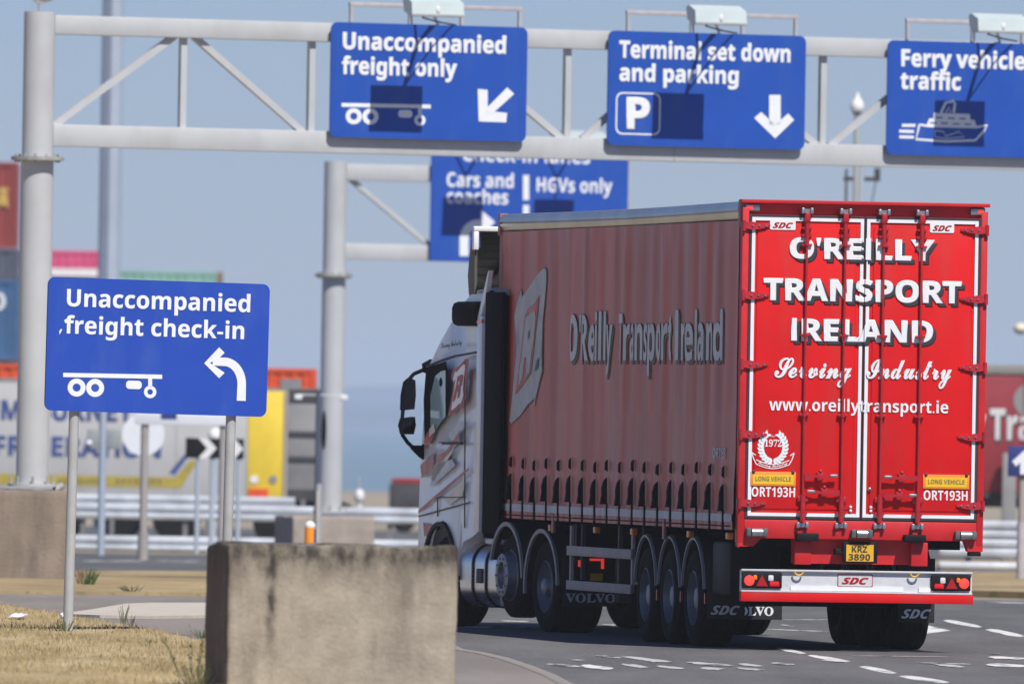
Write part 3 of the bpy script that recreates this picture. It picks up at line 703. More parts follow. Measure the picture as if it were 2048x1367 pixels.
# laurel wreath with 1972
def wreath(parent, cx, cz, r):
    mb = MB(); y = YP-.004
    for sgn in (-1, 1):
        for i in range(11):
            t = R(-88+i*14.0); px = cx+sgn*r*math.cos(t)*.86; pz = cz+r*math.sin(t)
            tang = Vector((-sgn*math.sin(t)*.86, math.cos(t))).normalized()
            for side in (-1, 1):
                nn = Vector((tang.y, -tang.x))*side; d = (tang*.9+nn*.62).normalized(); L = r*.40; w = L*.27; q = Vector((d.y, -d.x))
                b0 = Vector((px, pz)); pts = [b0, b0+d*L*.35+q*w, b0+d*L*.75+q*w*.7, b0+d*L, b0+d*L*.75-q*w*.7, b0+d*L*.35-q*w]
                mb.poly([(p.x, y-.0004*i-.0002*(side > 0)-.0001*(sgn > 0), p.y) for p in pts])
    mb.build('laurel_wreath', 'print_white', parent, smooth=False)
    put_text(parent, '1972', cx-r*.62, cz+r*.02, r*1.24, r*.46, 'print_white', y-.001, style='serif', fat=.01)
    t = MB()
    for a, b, z in ((-.52, -.15, .74), (.15, .52, .74)): t.box(cx+a*r, cx+b*r, y-.002, y, cz+z*r, cz+z*r+.005)
    t.build('emblem_rule', 'print_white', parent); put_text(parent, 'Est', cx-.11*r, cz+.68*r, .22*r, .14*r, 'print_white', y, style='script')
    # banner outline
    def arc(a, r0, n=14): return [(cx+a*(-1+2*i/n), cz-r*1.02-r*.30*math.cos(math.pi/2*(-1+2*i/n))+r0) for i in range(n+1)]
    mb = MB(); hw = r*1.18
    for dz in (.10*r, -.20*r):
        p = arc(hw, dz)
        for a, b in zip(p, p[1:]): mb.bar((a[0], y, a[1]), (b[0], y, b[1]), .002, .009)
    for sg in (-1, 1):
        e = cx+sg*hw; zt = cz-r*1.02
        pts = [(e, zt+.10*r), (e+sg*.12*r, zt+.42*r), (e+sg*.22*r, zt+.62*r), (e+sg*.02*r, zt+.25*r), (e, zt-.20*r)]
        pts2 = [(e, zt-.20*r), (e+sg*.20*r, zt+.18*r), (e+sg*.34*r, zt+.62*r), (e+sg*.05*r, zt+.42*r)]
        for q in (pts2,):
            for a, b in zip(q, q[1:]): mb.bar((a[0], y, a[1]), (b[0], y, b[1]), .002, .010)
    mb.build('banner', 'print_white', parent, smooth=False)
    b = text_bm('Serving Industry', hw*1.75, r*.17, 'script', .02)
    for v in b.verts:
        f = v.co.x/(hw*1.75)*2-1; v.co = Vector((cx+f*hw*.88, y-.001+v.co.y, v.co.z+cz-r*1.02-r*.30*math.cos(math.pi/2*f*.88)-.10*r))
    q = MB(); q.bm.free(); q.bm = b; q.build('lettering', 'print_white', parent, smooth=False)
wc = RB.uv(1545, 896); wreath(doors[0], wc[0]-U, wc[1]+.015, .145)
# lock rods with their guides and cams
rod0 = None
for k, px in enumerate((1611, 1688, 1765, 1841)):
    u = RB.uv(px-2, 640)[0]-U; d = doors[k//2]
    rod = MB().tube((0, 0, 1.50), (0, 0, 4.36), .0125, n=10).build('lock_rod', 'rod_red', truck)
    rod.location = (u, -.062, 0)
    for z in (3.215, 2.405): MB().box(-.05, .05, -.006, .030, z-.012, z+.012, .004).tube((0, -.0, z-.02), (0, 0, z+.02), .021, n=10).build('rod_guide', 'rod_red', rod)
    t = MB().tube((0, 0, 4.12), (0, 0, 4.42), .024, n=10).box(-.055, .055, .0, .032, 4.12, 4.14).box(-.05, .05, .0, .032, 4.21, 4.24).box(-.05, .05, 0, .032, 4.29, 4.31).box(-.028, .028, -.03, .03, 4.36, 4.46, .008); t.build('rod_bearing', 'rod_red', rod)
    t = MB().tube((0, 0, 1.32), (0, 0, 1.60), .028, n=10).box(-.052, .052, .0, .035, 1.40, 1.43).box(-.055, .055, 0, .035, 1.52, 1.58, .01); t.build('rod_bearing', 'rod_red', rod)
    for z in (4.475, 1.285):
        MB().box(-.062, -.030, -.02, .045, z-.03, z+.03, .008).box(.030, .062, -.02, .045, z-.03, z+.03, .008).box(-.03, .03, .012, .045, z-.02, z+.02).build('cam_keeper', 'steel', rod)
# door handles
for k, (x0, x1, y, flip) in enumerate(((1606, 1672, 951, 1), (1610, 1676, 983, -1), (1764, 1832, 954, -1), (1764, 1830, 990, 1))):
    u0, z = RB.uv(x0, y); u1, _ = RB.uv(x1, y); u0 -= U; u1 -= U
    if flip < 0 and k in (1,): pass
    a, b = (u0, u1) if k in (0, 3) else (u1, u0)     # pivot end, grip end
    d = 1 if b > a else -1
    h = MB().prism([(a, -.095, z-.030), (a+d*.06, -.095, z-.035), (a+d*.10, -.095, z-.015), (a+d*.22, -.095, z-.018), (b, -.095, z-.005), (b, -.095, z+.012), (a+d*.22, -.095, z+.008), (a+d*.10, -.095, z+.018), (a, -.095, z+.022)], (0, .02, 0)).build('lock_handle', 'rod_red', truck)
    MB().box(min(b, b-d*.085), max(b, b-d*.085), -.108, -.074, z-.010, z+.020, .008).build('grip', 'steel', h)
    m_ = (a+b)/2-d*.01; MB().box(m_-.035, m_+.035, -.10, -.022, z-.045, z+.040, .01).ball((m_, -.09, z+.05), .022, 8).build('handle_catch', 'rod_red', h)
for u in (-.11, .10):
    MB().ball((u, -.035, 1.475), .016, 8).ball((u, -.035, 1.437), .016, 8).build('door_bolt', 'print_white', doors[0 if u < 0 else 1])
MB().ball((.085, -.03, 1.66), (.022, .02, .022), 8).build('door_catch', 'steel', doors[1])
# hinges
for zl, zr in ((4.325, 4.320), (3.617, 3.618), (2.917, 2.922), (2.206, 2.213), (1.508, 1.515)):
    for sg, z in ((-1, zl-.01), (1, zr-.01)):
        X = lambda u: sg*(1.275-u)
        h = MB().prism([(X(.005), -.050, z-.028), (X(.10), -.055, z-.042), (X(.20), -.050, z-.028), (X(.285), -.040, z-.008), (X(.285), -.040, z+.012), (X(.20), -.045, z+.022), (X(.10), -.05, z+.040), (X(.005), -.045, z+.032)], (0, .026, 0)).build('door_hinge', 'rod_red', truck)
        MB().tube((X(.012), -.045, z-.055), (X(.012), -.045, z+.055), .020, n=10).box(min(X(-.012), X(.03)), max(X(-.012), X(.03)), -.03, .02, z-.045, z+.045, .008).build('hinge_knuckle', 'rod_red', h)
        for q in (.10, .17, .24): MB().ball((X(q), -.056, z), .010, 6).build('hinge_bolt', 'steel', h)
# buffers on the bolster
for u in (.19, 1.28, 2.36):
    z = 1.205
    r_ = MB().tube((u-U-.055, -.075, z), (u-U+.055, -.075, z), .042, n=14).build('roller_buffer', 'steel', truck)
    for q_ in (-.112, .058): MB().box(u-U+q_, u-U+q_+.054, -.095, -.02, z-.045, z+.045, .015).build('buffer_bracket', 'buffer_grey', r_)
for u in (.712, 1.828):
    MB().box(u-U-.115, u-U+.115, -.11, -.02, 1.125, 1.205, .014).build('rubber_buffer', 'black', truck)
# chassis cross-plate with number plate
MB().box(-.68, .70, .10, .16, .895, 1.146).build('rear_crossmember', 'frame_red', truck)
for u in (.60, 1.81): MB().box(u-U, u-U+.17, -.01, .10, .885, 1.125, .006).build('bumper_bracket', 'frame_red', truck)
npb = MB().box(1.095-U, 1.455-U, -.03, .02, .905, 1.125, .012).build('number_plate_holder', 'black', truck)
MB().box(1.013-U, 1.08-U, -.03, .06, .99, 1.05, .01).tube((1.04-U, 0, 1.02), (1.10-U, 0, 1.0), .012).build('plate_lamp', 'black', npb)
flat(npb, 'number_plate', [(1.128-U, .925), (1.412-U, .925), (1.412-U, 1.095), (1.128-U, 1.095)], -.033, 'plate_yellow')
put_text(npb, 'KRZ', 1.185-U, 1.018, .16, .062, 'print_black', -.037, style='bold')
put_text(npb, '3890', 1.152-U, .938, .225, .062, 'print_black', -.037, style='bold')
# bumper
bmp = MB().box(-1.235, 1.165, -.03, .03, .60, .822).box(-1.235, 1.165, -.065, -.03, .812, .832, .004).box(-1.235, 1.165, -.065, -.03, .600, .618, .004).build('bumper', 'bumper_white', truck)
MB().box(-.72, .45, -.045, -.03, .622, .665).box(.61, .76, -.045, -.03, .622, .665).build('bumper_step', 'sign_white', bmp)
MB().box(-1.24, 1.175, -.075, .02, .505, .596, .004).build('under_run_bar', 'truck_red', truck)
sdc(bmp, -.225, .125, .672, .787, -.033, 'lens_dark_red', 'bumper_white', 'lens_dark_red')
for u in (.63, 1.83):
    t = MB()
    for i in range(12):
        a, b = R(180+i*15), R(180+(i+1)*15); t.tube((u-U+.045*math.cos(a), -.08, .82+.045*math.sin(a)), (u-U+.045*math.cos(b), -.08, .82+.045*math.sin(b)), .010, n=6)
    t.build('tie_ring', 'ring_yellow', bmp)
for sg, c in ((-1, .255), (1, 2.215)):
    cu_ = c-U; cl = MB().box(cu_-.205, cu_+.205, -.07, -.028, .638, .800, .012).build('tail_lamp', 'black', truck)
    X = lambda v: cu_+sg*v
    def lens(v0, v1, z0, z1, m, nm):
        a, b = sorted((X(v0), X(v1))); MB().box(a, b, -.082, -.068, z0, z1, .012).build(nm, m, cl)
    MB().lathe([(-.084, .0), (-.084, .03), (-.080, .050), (-.069, .055)], (X(.135), 0, .715), 'Y', 18).build('lit_lens', 'lamp_lit_red', cl)
    lens(.055, .095, .725, .775, 'lens_orange', 'indicator_lens')
    MB().prism([(X(-.055), -.086, .66), (X(.065), -.086, .66), (X(.005), -.086, .775)], (0, .017, 0)).build('reflector_triangle', 'lens_dark_red', cl)
    lens(-.115, -.06, .715, .775, 'lens_clear', 'reversing_lens'); lens(-.175, -.075, .660, .712, 'lens_red', 'fog_lens')
# --- chassis and wheels
MB().box(-.55, -.42, .6, 13.0, .95, 1.18).box(.42, .55, .6, 13.0, .95, 1.18).box(-1.15, 1.15, .5, .62, 1.05, 1.2).box(-.42, .42, 5.2, 5.3, .9, 1.18).box(-1.15, 1.15, 5.6, 5.7, .9, 1.2).box(-1.15, 1.15, 9.4, 9.5, .9, 1.2).build('chassis', 'black', truck)
for xx in (-.62, .47): MB().box(xx, xx+.15, 9.7, 9.95, .35, 1.1, .02).build('landing_leg', 'dark_grey', truck)
MB().box(.2, .95, 6.0, 8.8, .5, .95, .05).build('pallet_carrier', 'black', truck)
for s in (6.9, 9.0): MB().box(-1.17, -1.13, s-.04, s+.04, .6, 1.2).build('chassis_upright', 'dark_grey', truck)
def wheel(parent, x, y, z, sg, rim='convex', width=.385, r=.50, turn=0.0, rimr=.285, mx=None):
    """sg=-1: outer face towards -x"""
    mx = mx or Matrix()
    xf = mx @ Matrix.Translation((x, y, z)) @ Matrix.Rotation(turn, 4, 'Z') @ Matrix.Scale(-sg, 4, (1, 0, 0))
    w = width
    tyre = MB().lathe([(.02, rimr), (.0, rimr+.03), (-.004, r*.80), (.012, r*.93), (.035, r*.985), (.07, r), (.10, r), (.104, r-.012), (.112, r-.012), (.116, r), (w/2-.006, r), (w/2-.004, r-.012), (w/2+.004, r-.012), (w/2+.006, r),
                       (w-.116, r), (w-.112, r-.012), (w-.104, r-.012), (w-.10, r), (w-.07, r), (w-.035, r*.985), (w-.012, r*.93), (w+.004, r*.8), (w, rimr+.03), (w-.02, rimr)], (0, 0, 0), 'X', 40).build('wheel', None, parent, xf)
    tyre.data.materials.append(M['rubber'])
    if rim == 'convex':
        p = [(.01, rimr), (.0, rimr-.012), (.10, rimr-.028), (.14, .215), (.14, .15), (.10, .12), (.04, .105), (.03, .06), (.03, 0)]
    elif rim == 'front':
        p = [(.01, rimr), (.0, rimr-.012), (.02, .265), (-.05, .25), (-.095, .24), (-.10, .225), (-.10, .15), (-.05, .13), (-.05, 0)]
    else:
        p = [(.01, rimr), (.0, rimr-.012), (.09, rimr-.03), (.13, .22), (.13, .16), (.08, .13), (.05, .11), (.0, .09), (-.02, .05), (-.02, 0)]
    if False:
        p = [(.01, rimr), (.0, rimr-.012), (.05, rimr-.035), (.075, .22), (.085, .17), (.04, .13), (.035, .10), (-.02, .09), (-.03, .05), (-.03, 0)]
    MB().lathe(p, (0, 0, 0), 'X', 32).build('rim', 'rim_steel', tyre, xf)
    t = MB()
    for i in range(10):
        a = 2*math.pi*i/10; yy, zz = .155*math.cos(a), .155*math.sin(a); xb = .135 if rim == 'convex' else -.095 if rim == 'front' else .12; rr_ = .19 if rim != 'concave' else .185; yy, zz = rr_*math.cos(a), rr_*math.sin(a)
        t.tube((xb, yy, zz), (xb-.022, yy, zz), .012, n=6)
    t.build('wheel_nuts', 'steel', tyre, xf)
    return tyre
def arch(parent, x0, x1, y, z, r, a0, a1, mx=None, edge='mudguard_edge', n=18, th=.02, ew=.028):
    xf = mx or Matrix()
    t = MB(); rows = []
    for i in range(n+1):
        a = R(a0+(a1-a0)*i/n); c, q = math.cos(a), math.sin(a)
        rows.append([t.bm.verts.new((xx, y+rr*c, z+rr*q)) for xx, rr in ((x0, r), (x1, r), (x1, r+th), (x0, r+th))])
    for a, b in zip(rows, rows[1:]):
        for i in range(4): t.bm.faces.new((a[i], a[(i+1) % 4], b[(i+1) % 4], b[i]))
    t.bm.faces.new(rows[0]); t.bm.faces.new(rows[-1])
    g_ = t.build('mudguard', 'mudguard', parent, xf)
    t = MB(); rows = []
    for i in range(n+1):
        a = R(a0+(a1-a0)*i/n); c, q = math.cos(a), math.sin(a)
        rows.append([t.bm.verts.new((xx, y+rr*c, z+rr*q)) for xx, rr in ((x0-.03, r-.018), (x0-.001, r-.018), (x0-.001, r+ew), (x0-.03, r+ew))])
    for a, b in zip(rows, rows[1:]):
        for i in range(4): t.bm.faces.new((a[i], a[(i+1) % 4], b[(i+1) % 4], b[i]))
    t.build('mudguard_edge', edge, g_, xf)
    return g_
for s in (2.30, 3.59, 4.88):
    wheel(truck, -1.275, s, .50, -1); wheel(truck, 1.145, s, .50, 1)
    MB().tube((-1.0, s, .5), (1.0, s, .5), .07, n=12).build('axle', 'black', truck)
    arch(truck, -1.25, -.86, s, .52, .60, 10, 172, ew=.006); arch(truck, .75, 1.13, s, .52, .60, 10, 172)
    MB().box(-1.262, -1.235, s-.60, s-.57, .45, .56).build('mudguard_stay', 'lens_dark_red', truck)
def flap(parent, x0, x1, y, z0, z1, word, wm, mx=None, style='italic', tx=None):
    f = MB().box(x0, x1, y, y+.012, z0, z1, .004).build('mud_flap', 'mudguard', parent, mx)
    t = text_bm(word, (tx or (x1-x0-.06)), .09, style, .02)
    for v in t.verts: v.co = Vector((x0+.03+v.co.x+(.25*v.co.z if style == 'italic' else 0), y-.004+v.co.y, z0+.045+v.co.z))
    q = MB(); q.bm.free(); q.bm = t; q.build('lettering', wm, f, mx, smooth=False); return f
flap(truck, -1.25, -.86, 1.60, .30, .95, 'SDC', 'curtain_print', tx=.29)
flap(truck, .75, 1.13, 1.60, .29, .95, 'SDC', 'print_white', tx=.29)
MB().box(-1.22, -.7, .62, 1.55, .55, 1.1, .04).build('rear_locker', 'black', truck)
# side under-run guard
sg_ = MB()
for z0, z1 in ((.858, .962), (.492, .592)): sg_.box(-1.27, -1.245, 5.70, 9.33, z0, z1, .005)
guard = sg_.build('side_guard', 'guard_grey', truck)
for s in (9.25, 5.78): MB().box(-1.243, -1.215, s-.04, s+.04, .5, 1.18).build('guard_post', 'guard_grey', guard)

# --- tractor unit (turned a little further left than the trailer)
KX = Matrix.Translation((0, 11.6, 0)) @ Matrix.Rotation(R(6.5), 4, 'Z')
MB().box(-.48, -.38, -1.3, 4.2, .70, .95).box(.38, .48, -1.3, 4.2, .70, .95).build('tractor_chassis', 'black', truck, KX)
MB().box(-.6, .6, -.5, .6, .98, 1.14, .03).build('fifth_wheel', 'black', truck, KX)
for sg in (-1, 1):
    wheel(truck, sg*1.25, -.45, .50, sg, rim='concave', width=.55, mx=KX)
    wheel(truck, sg*1.24, .86, .60, sg, rim='front', width=.33, r=.46, mx=KX)
    wheel(truck, sg*1.20, 3.45, .50, sg, rim='convex', width=.385, turn=R(7), mx=KX)
for s, zc in ((-.45, .50), (.86, .56)):
    arch(truck, -1.27, -.72, s, zc, .60, -8 if s < 0 else 20, 178 if s < 0 else 178, KX); arch(truck, .72, 1.27, s, zc, .60, -5, 178, KX)
flap(truck, -1.25, -.62, -1.13, .30, .90, 'VOLVO', 'curtain_print', KX, 'serif', .57)
flap(truck, .62, 1.25, -1.13, .18, .80, 'VOLVO', 'print_white', KX, 'serif', .50)
# tractor tail lamps seen under the trailer
tb = MB().box(-.60, .62, -1.22, -1.16, .66, .92, .01).build('tractor_rear_bar', 'black', truck, KX)
MB().box(-1.03, -.87, -1.40, -1.385, .795, .82).box(-.90, -.87, -1.40, -1.385, .71, .794).box(-1.16, -1.12, -1.40, -1.385, .73, .80).build('tractor_tail_lamp', 'lamp_lit_red', tb, KX)
MB().box(-1.20, -.70, -1.383, -1.33, .55, .88, .01).build('tractor_lamp_bracket', 'black', tb, KX)
MB().box(-1.02, -.88, -1.395, -1.385, .58, .66).build('tractor_number_plate', 'plate_yellow', tb, KX)
# fuel tank
t = MB(); prof = rrect(-1.24, -.62, .24, .93, .22, 6)
t.prism([(x, 1.24, z) for x, z in prof], (0, 1.50, 0)); tank = t.build('fuel_tank', 'tank_alloy', truck, KX)
for y in (1.75, 2.25):
    t = MB(); p2 = rrect(-1.252, -.61, .228, .942, .228, 6); t.prism([(x, y-.03, z) for x, z in p2], (0, .06, 0)); t.build('tank_strap', 'black', tank, KX)
MB().box(-1.258, -1.24, 1.88, 2.08, .50, .66, .005).build('tank_plate', 'dark_grey', tank, KX)
MB().box(-1.22, -.8, 1.25, 1.9, .93, 1.0, .02).build('tank_step', 'steel', tank, KX)
MB().box(-1.24, -.9, 1.0, 1.235, .25, .55, .03).build('lower_fairing', 'guard_grey', truck, KX)
# cab
side_prof = [(2.10, 1.05), (2.06, 2.3), (2.02, 3.30), (2.10, 3.62), (2.40, 3.76), (2.85, 3.74), (3.25, 3.62), (3.65, 3.42), (3.98, 3.16), (4.22, 2.90), (4.34, 2.62), (4.44, 2.20), (4.50, 1.9), (4.55, 1.3), (4.55, .72), (4.50, .45), (4.12, .42)]
arcp = [(3.45+.64*math.cos(R(a)), .50+.67*math.sin(R(a))) for a in range(0, 181, 15)]
side_prof += arcp + [(2.75, .80), (2.60, .95), (2.30, 1.0)]
t = MB(); secs = []
for x, back, low, inset in ((-1.25, .20, .06, 0), (-1.22, .10, .025, 0), (-1.10, .02, 0, 0), (-.5, -.03, -.02, 0), (.5, -.03, -.02, 0), (1.10, .02, 0, 0), (1.22, .10, .025, 0), (1.25, .20, .06, 0)):
    row = []
    for (y, z) in side_prof:
        f = max(0, min(1, (y-3.2)/1.0)); gz_ = max(0, min(1, (z-2.9)/.6))
        xx = x*(1-.10*gz_) if abs(x) > 1.0 else x
        row.append(t.bm.verts.new((xx, y-back*f, z-low*gz_)))
    secs.append(row)
n = len(side_prof)
for a, b in zip(secs, secs[1:]):
    for i in range(n): t.bm.faces.new((a[i], a[(i+1) % n], b[(i+1) % n], b[i]))
for q in (secs[0], secs[-1]):
    f = t.bm.faces.new(q); bmesh.ops.triangulate(t.bm, faces=[f])
cab = t.build('cab', 'cab_white', truck, KX)
cabside = Plane(torigin + fw*11.6 + (Matrix.Rotation(YAW+R(6.5), 3, 'Z') @ Vector((-1.25, 0, 0))), YAW+R(6.5)+R(90))
# on that plane u runs along the tractor's forward axis
def cs(px, py):
    nrm = Matrix.Rotation(YAW+R(6.5), 3, 'Z') @ Vector((1, 0, 0)); f_ = Matrix.Rotation(YAW+R(6.5), 3, 'Z') @ Vector((0, 1, 0))
    d = ray(px, py); t_ = (cabside.o-O).dot(nrm)/d.dot(nrm); p = O+d*t_-cabside.o; return p.dot(f_), (O+d*t_).z
def decal(pts, material, x=-1.256, name='livery_stripe', parent=cab, px=True):
    P = [cs(*p) for p in pts] if px else pts
    return MB().poly([(x, y, z) for y, z in P]).build(name, material, parent, KX, smooth=False)
decal([(853, 735), (893, 722), (896, 738), (895, 828), (872, 858), (866, 884), (850, 890), (848, 800)], 'black_paint', -1.255, 'window_frame')
decal([(872, 752), (884, 742), (893, 740), (893, 832), (878, 852), (866, 878), (863, 850), (863, 790)], 'cab_glass', -1.262, 'side_window')
MB().tube((-1.268, *cs(884, 764)), (-1.262, *cs(884, 764)), .05).build('window_sticker', 'black_paint', cab, KX)
decal([(850, 884), (866, 884), (872, 860), (874, 850), (868, 852), (856, 866)], 'cab_red', -1.267)
decal([(862, 858), (871, 846), (874, 862), (862, 874)], 'cab_cream', -1.272, 'teddy_badge')
for q in (([(841, 955), (866, 935), (878, 948), (905, 905), (921, 860), (918, 885), (892, 912), (870, 962), (848, 945)], 'cab_cream'),
          ([(842, 930), (858, 915), (870, 905), (868, 935), (845, 952)], 'livery_red'), ([(872, 915), (895, 900), (922, 858), (918, 878), (898, 908), (878, 925)], 'livery_red'),
          ([(866, 940), (880, 925), (905, 918), (912, 930), (890, 950), (862, 975)], 'cab_grey'), ([(850, 880), (872, 868), (868, 880), (850, 898)], 'livery_red'),
          ([(898, 868), (925, 840), (932, 850), (905, 885)], 'cab_grey'),
          ([(838, 1026), (838, 1020), (872, 990), (939, 934), (939, 940), (880, 992)], 'livery_red'),
          ([(848, 1044), (870, 1050), (866, 1068), (850, 1072)], 'livery_red'), ([(890, 1000), (925, 960), (930, 966), (926, 990), (900, 1010)], 'cab_cream')):
    decal(q[0], q[1], -1.2575 if q[1] != 'livery_red' else -1.260)
# thin panel gaps and handles
for a, b in (((838, 1032), (940, 1004)), ((880, 884), (930, 884)), ((876, 1032), (876, 994)), ((876, 994), (928, 994)), ((931, 718), (930, 1055))):
    A, B = cs(*a), cs(*b); MB().bar((-1.254, *A), (-1.254, *B), .012, .012, (1, 0, 0)).build('panel_gap', 'dark_grey', cab, KX)
A, B = cs(888, 886), cs(926, 886); MB().bar((-1.262, *A), (-1.262, *B), .03, .03, (1, 0, 0)).build('door_handle', 'dark_grey', cab, KX)
# emblem on the sleeper panel
def cpx(pts):
    xs = [p[0] for p in T_OUT]; ys = [p[1] for p in T_OUT]; x0, x1, y0, y1 = min(xs), max(xs), min(ys), max(ys)
    return [(897+(p[0]-x0)/(x1-x0)*42, 716+(p[1]-y0)/(y1-y0)*116) for p in pts]
decal(cpx(T_OUT), 'cab_red', -1.257, 'emblem'); decal([(918+(x-918)*.66, 774+(y-774)*.80) for x, y in cpx(T_OUT)], 'cab_white', -1.261, 'emblem'); decal(cpx(T_R1), 'cab_red', -1.265, 'emblem'); decal(cpx(T_R2), 'cab_white', -1.269, 'emblem')
# roof line seam and script
A = [cs(854, 733), cs(880, 722), cs(910, 712), cs(953, 704)]
for a, b in zip(A, A[1:]): MB().bar((-1.252, *a), (-1.252, *b), .02, .022, (1, 0, 0)).build('roof_seam', 'dark_grey', cab, KX)
a = cs(880, 696); b = cs(921, 688); tt = text_bm('Serving Industry', a[0]-b[0], .055, 'script', .02)
for v in tt.verts: f = v.co.x/(a[0]-b[0]); v.co = Vector((-1.236+v.co.y, a[0]-v.co.x, a[1]+(b[1]-a[1])*f+v.co.z))
q = MB(); q.bm.free(); q.bm = tt; q.build('lettering', 'dark_grey', cab, KX, smooth=False)
# wheel arch lip
arch(cab, -1.262, -1.20, 3.45, .50, .63, 2, 178, KX, 'mudguard', n=20, th=.03)
# rear side fairing: white edge then black wall
MB().box(-1.27, -1.20, 1.98, 2.16, 1.06, 3.44, .01).build('side_fairing', 'cab_white', truck, KX)
MB().prism([(-1.26, 2.06, 3.44), (-1.26, 2.16, 3.44), (-1.22, 1.95, 3.92), (-1.22, 1.90, 3.94), (-1.24, 1.98, 3.60)], (.05, 0, 0)).build('fairing_fin', 'cab_white', truck, KX)
MB().box(-1.272, -1.19, 1.98, 2.17, 3.36, 3.40).build('fairing_marker', 'lens_red', truck, KX)
MB().box(-1.20, 1.20, 1.95, 2.05, 1.0, 3.72, .01).build('cab_rear_wall', 'black_paint', truck, KX)
for xx in (-1.235, 1.19): MB().box(xx, xx+.045, 1.35, 1.975, 1.05, 3.70, .01).build('side_collar', 'black_paint', truck, KX)
MB().box(-1.15, 1.15, 1.40, 1.94, 3.66, 3.73, .01).build('collar_top', 'guard_grey', truck, KX)
# roof pod
MB().box(-1.30, -.95, 2.15, 3.10, 3.33, 3.60, .07).build('roof_pod', 'black_paint', cab, KX)
# roof deflector: open shell seen from behind
t = MB(); pr = [(3.10, 3.66), (2.92, 3.95), (2.72, 4.20), (2.52, 4.42)]
for sg in (-1, 1): t.prism([(sg*1.22, y, z) for y, z in ((2.52, 4.42), (2.66, 4.12), (2.71, 3.88), (2.66, 3.68), (2.45, 3.68), (2.46, 4.42))], (-sg*.03, 0, 0))
for (a, b) in zip(pr, pr[1:]): t.prism([(-1.08, a[0], a[1]), (1.08, a[0], a[1]), (1.15, b[0], b[1]), (-1.15, b[0], b[1])], (0, -.02, -.02))
defl = t.build('roof_deflector', 'deflector_brown', truck, KX)
MB().box(-1.25, 1.25, 2.40, 2.47, 4.375, 4.43, .010).box(-1.25, -1.19, 2.40, 2.48, 4.17, 4.374, .010).build('deflector_frame', 'print_white', defl, KX)
for k in range(9):
    f = k/8; y = 3.04-.50*f-.03; z = 3.68+.70*f-.03; MB().box(-1.08, 1.08, y-.03, y, z-.022, z-.010).build('deflector_rib', 'dark_grey', defl, KX)
MB().bar((-.6, 2.65, 4.30), (-.95, 2.9, 3.8), .04, .04, (1, 0, 0)).build('deflector_strut', 'black', defl, KX)
# mirrors: heads on a bowed arm
def cm(px, py, x):
    o_ = torigin + fw*11.6 + Matrix.Rotation(YAW+R(6.5), 3, 'Z') @ Vector((x, 0, 0)); nrm = Matrix.Rotation(YAW+R(6.5), 3, 'Z') @ Vector((0, 1, 0))
    o2 = torigin + fw*11.6 + nrm*4.25; d = ray(px, py); t_ = (o2-O).dot(nrm)/d.dot(nrm); p = O+d*t_ - (torigin+fw*11.6)
    xr = Matrix.Rotation(YAW+R(6.5), 3, 'Z') @ Vector((1, 0, 0)); return Vector((p.dot(xr), 4.25, p.z))
mirror = MB().path([cm(*p, 0) for p in ((866, 730), (845, 740), (828, 747), (815, 762), (810, 790), (806, 820), (803, 850), (804, 868), (815, 884), (838, 906))], .022).build('mirror_arm', 'black_paint', cab, KX)
for q in ([(814, 764), (822, 756), (831, 760), (832, 790), (829, 818), (808, 820), (809, 790)], [(808, 836), (830, 833), (832, 850), (828, 868), (808, 868), (804, 850)]):
    P = [cm(*p, 0) for p in q]; MB().prism(P, (0, .16, 0)).build('mirror_head', 'black_paint', cab, KX)
P = [cm(*p, 0) for p in ((812, 878), (822, 890), (842, 890), (850, 885), (848, 920), (838, 914), (822, 898))]
MB().prism(P, (0, -.05, 0)).build('mirror_bracket', 'black_paint', cab, KX)
P = [cm(*p, 0) for p in ((846, 727), (862, 718), (888, 722), (884, 733), (858, 748), (848, 744))]
MB().prism([p+Vector((0, -.15, 0)) for p in P], (0, .2, 0)).build('sun_visor', 'black_paint', cab, KX)

# ------------------------------------------------------------------ signs
def board(name, label, px_lt, px_rb, Y, yaw, lean, r=.07, material='sign_blue', cat='road sign', group=None, th=.03):
    pl = Plane(at(px_lt[0], px_rb[1], Y), yaw, lean)
    w, h = pl.uv(px_rb[0], px_rb[1])[0], pl.uv(px_lt[0], px_lt[1])[1]
    t = thing(name, label, cat, group=group, mw=pl.mat)
    MB().prism([(u, 0, z) for u, z in rrect(0, w, 0, h, r)], (0, th, 0)).build('sign_panel', material, t)
    return t, pl, w, h
def ppoly(parent, pl, pts, y=-.004, m='sign_white', name='symbol'):
    return MB().poly([(pl.uv(*p)[0], y, pl.uv(*p)[1]) for p in pts]).build(name, m, parent, smooth=False)
def pring(parent, pl, c, r0, r1, **kw):
    u, z = pl.uv(*c); k = abs(pl.uv(c[0]+100, c[1])[0]-u)/100; k2 = abs(pl.uv(c[0], c[1]+100)[1]-z)/100
    mb = MB(); ring_mb(mb, (u, z), r0*k2, r1*k2, -.004, sx=k/k2, **kw); return mb.build('symbol', 'sign_white', parent, smooth=False)
def trailer_symbol(t, pl, x0, y0, k):
    """x0,y0 left top of the deck line; k scale of the check-in sign's own symbol"""
    S = lambda x, y: (x0+x*k, y0+y*k+x*k*.019)
    ppoly(t, pl, [S(0, 0), S(198, 0), S(198, 8.5), S(0, 8.5)])
    pring(t, pl, S(27, 29), 8*k, 18*k); pring(t, pl, S(64, 29), 8*k, 18*k); pring(t, pl, S(174, 35), 5.5*k, 12.5*k)
    ppoly(t, pl, [S(170, 8.3), S(178, 8.3), S(178, 25), S(170, 25)])
    u0, z1 = pl.uv(*S(126, 13)); u1, z0 = pl.uv(*S(157, 30))
    flat(t, 'symbol', rrect(u0, u1, z0, z1, abs(z1-z0)*.42), -.004, 'sign_white')
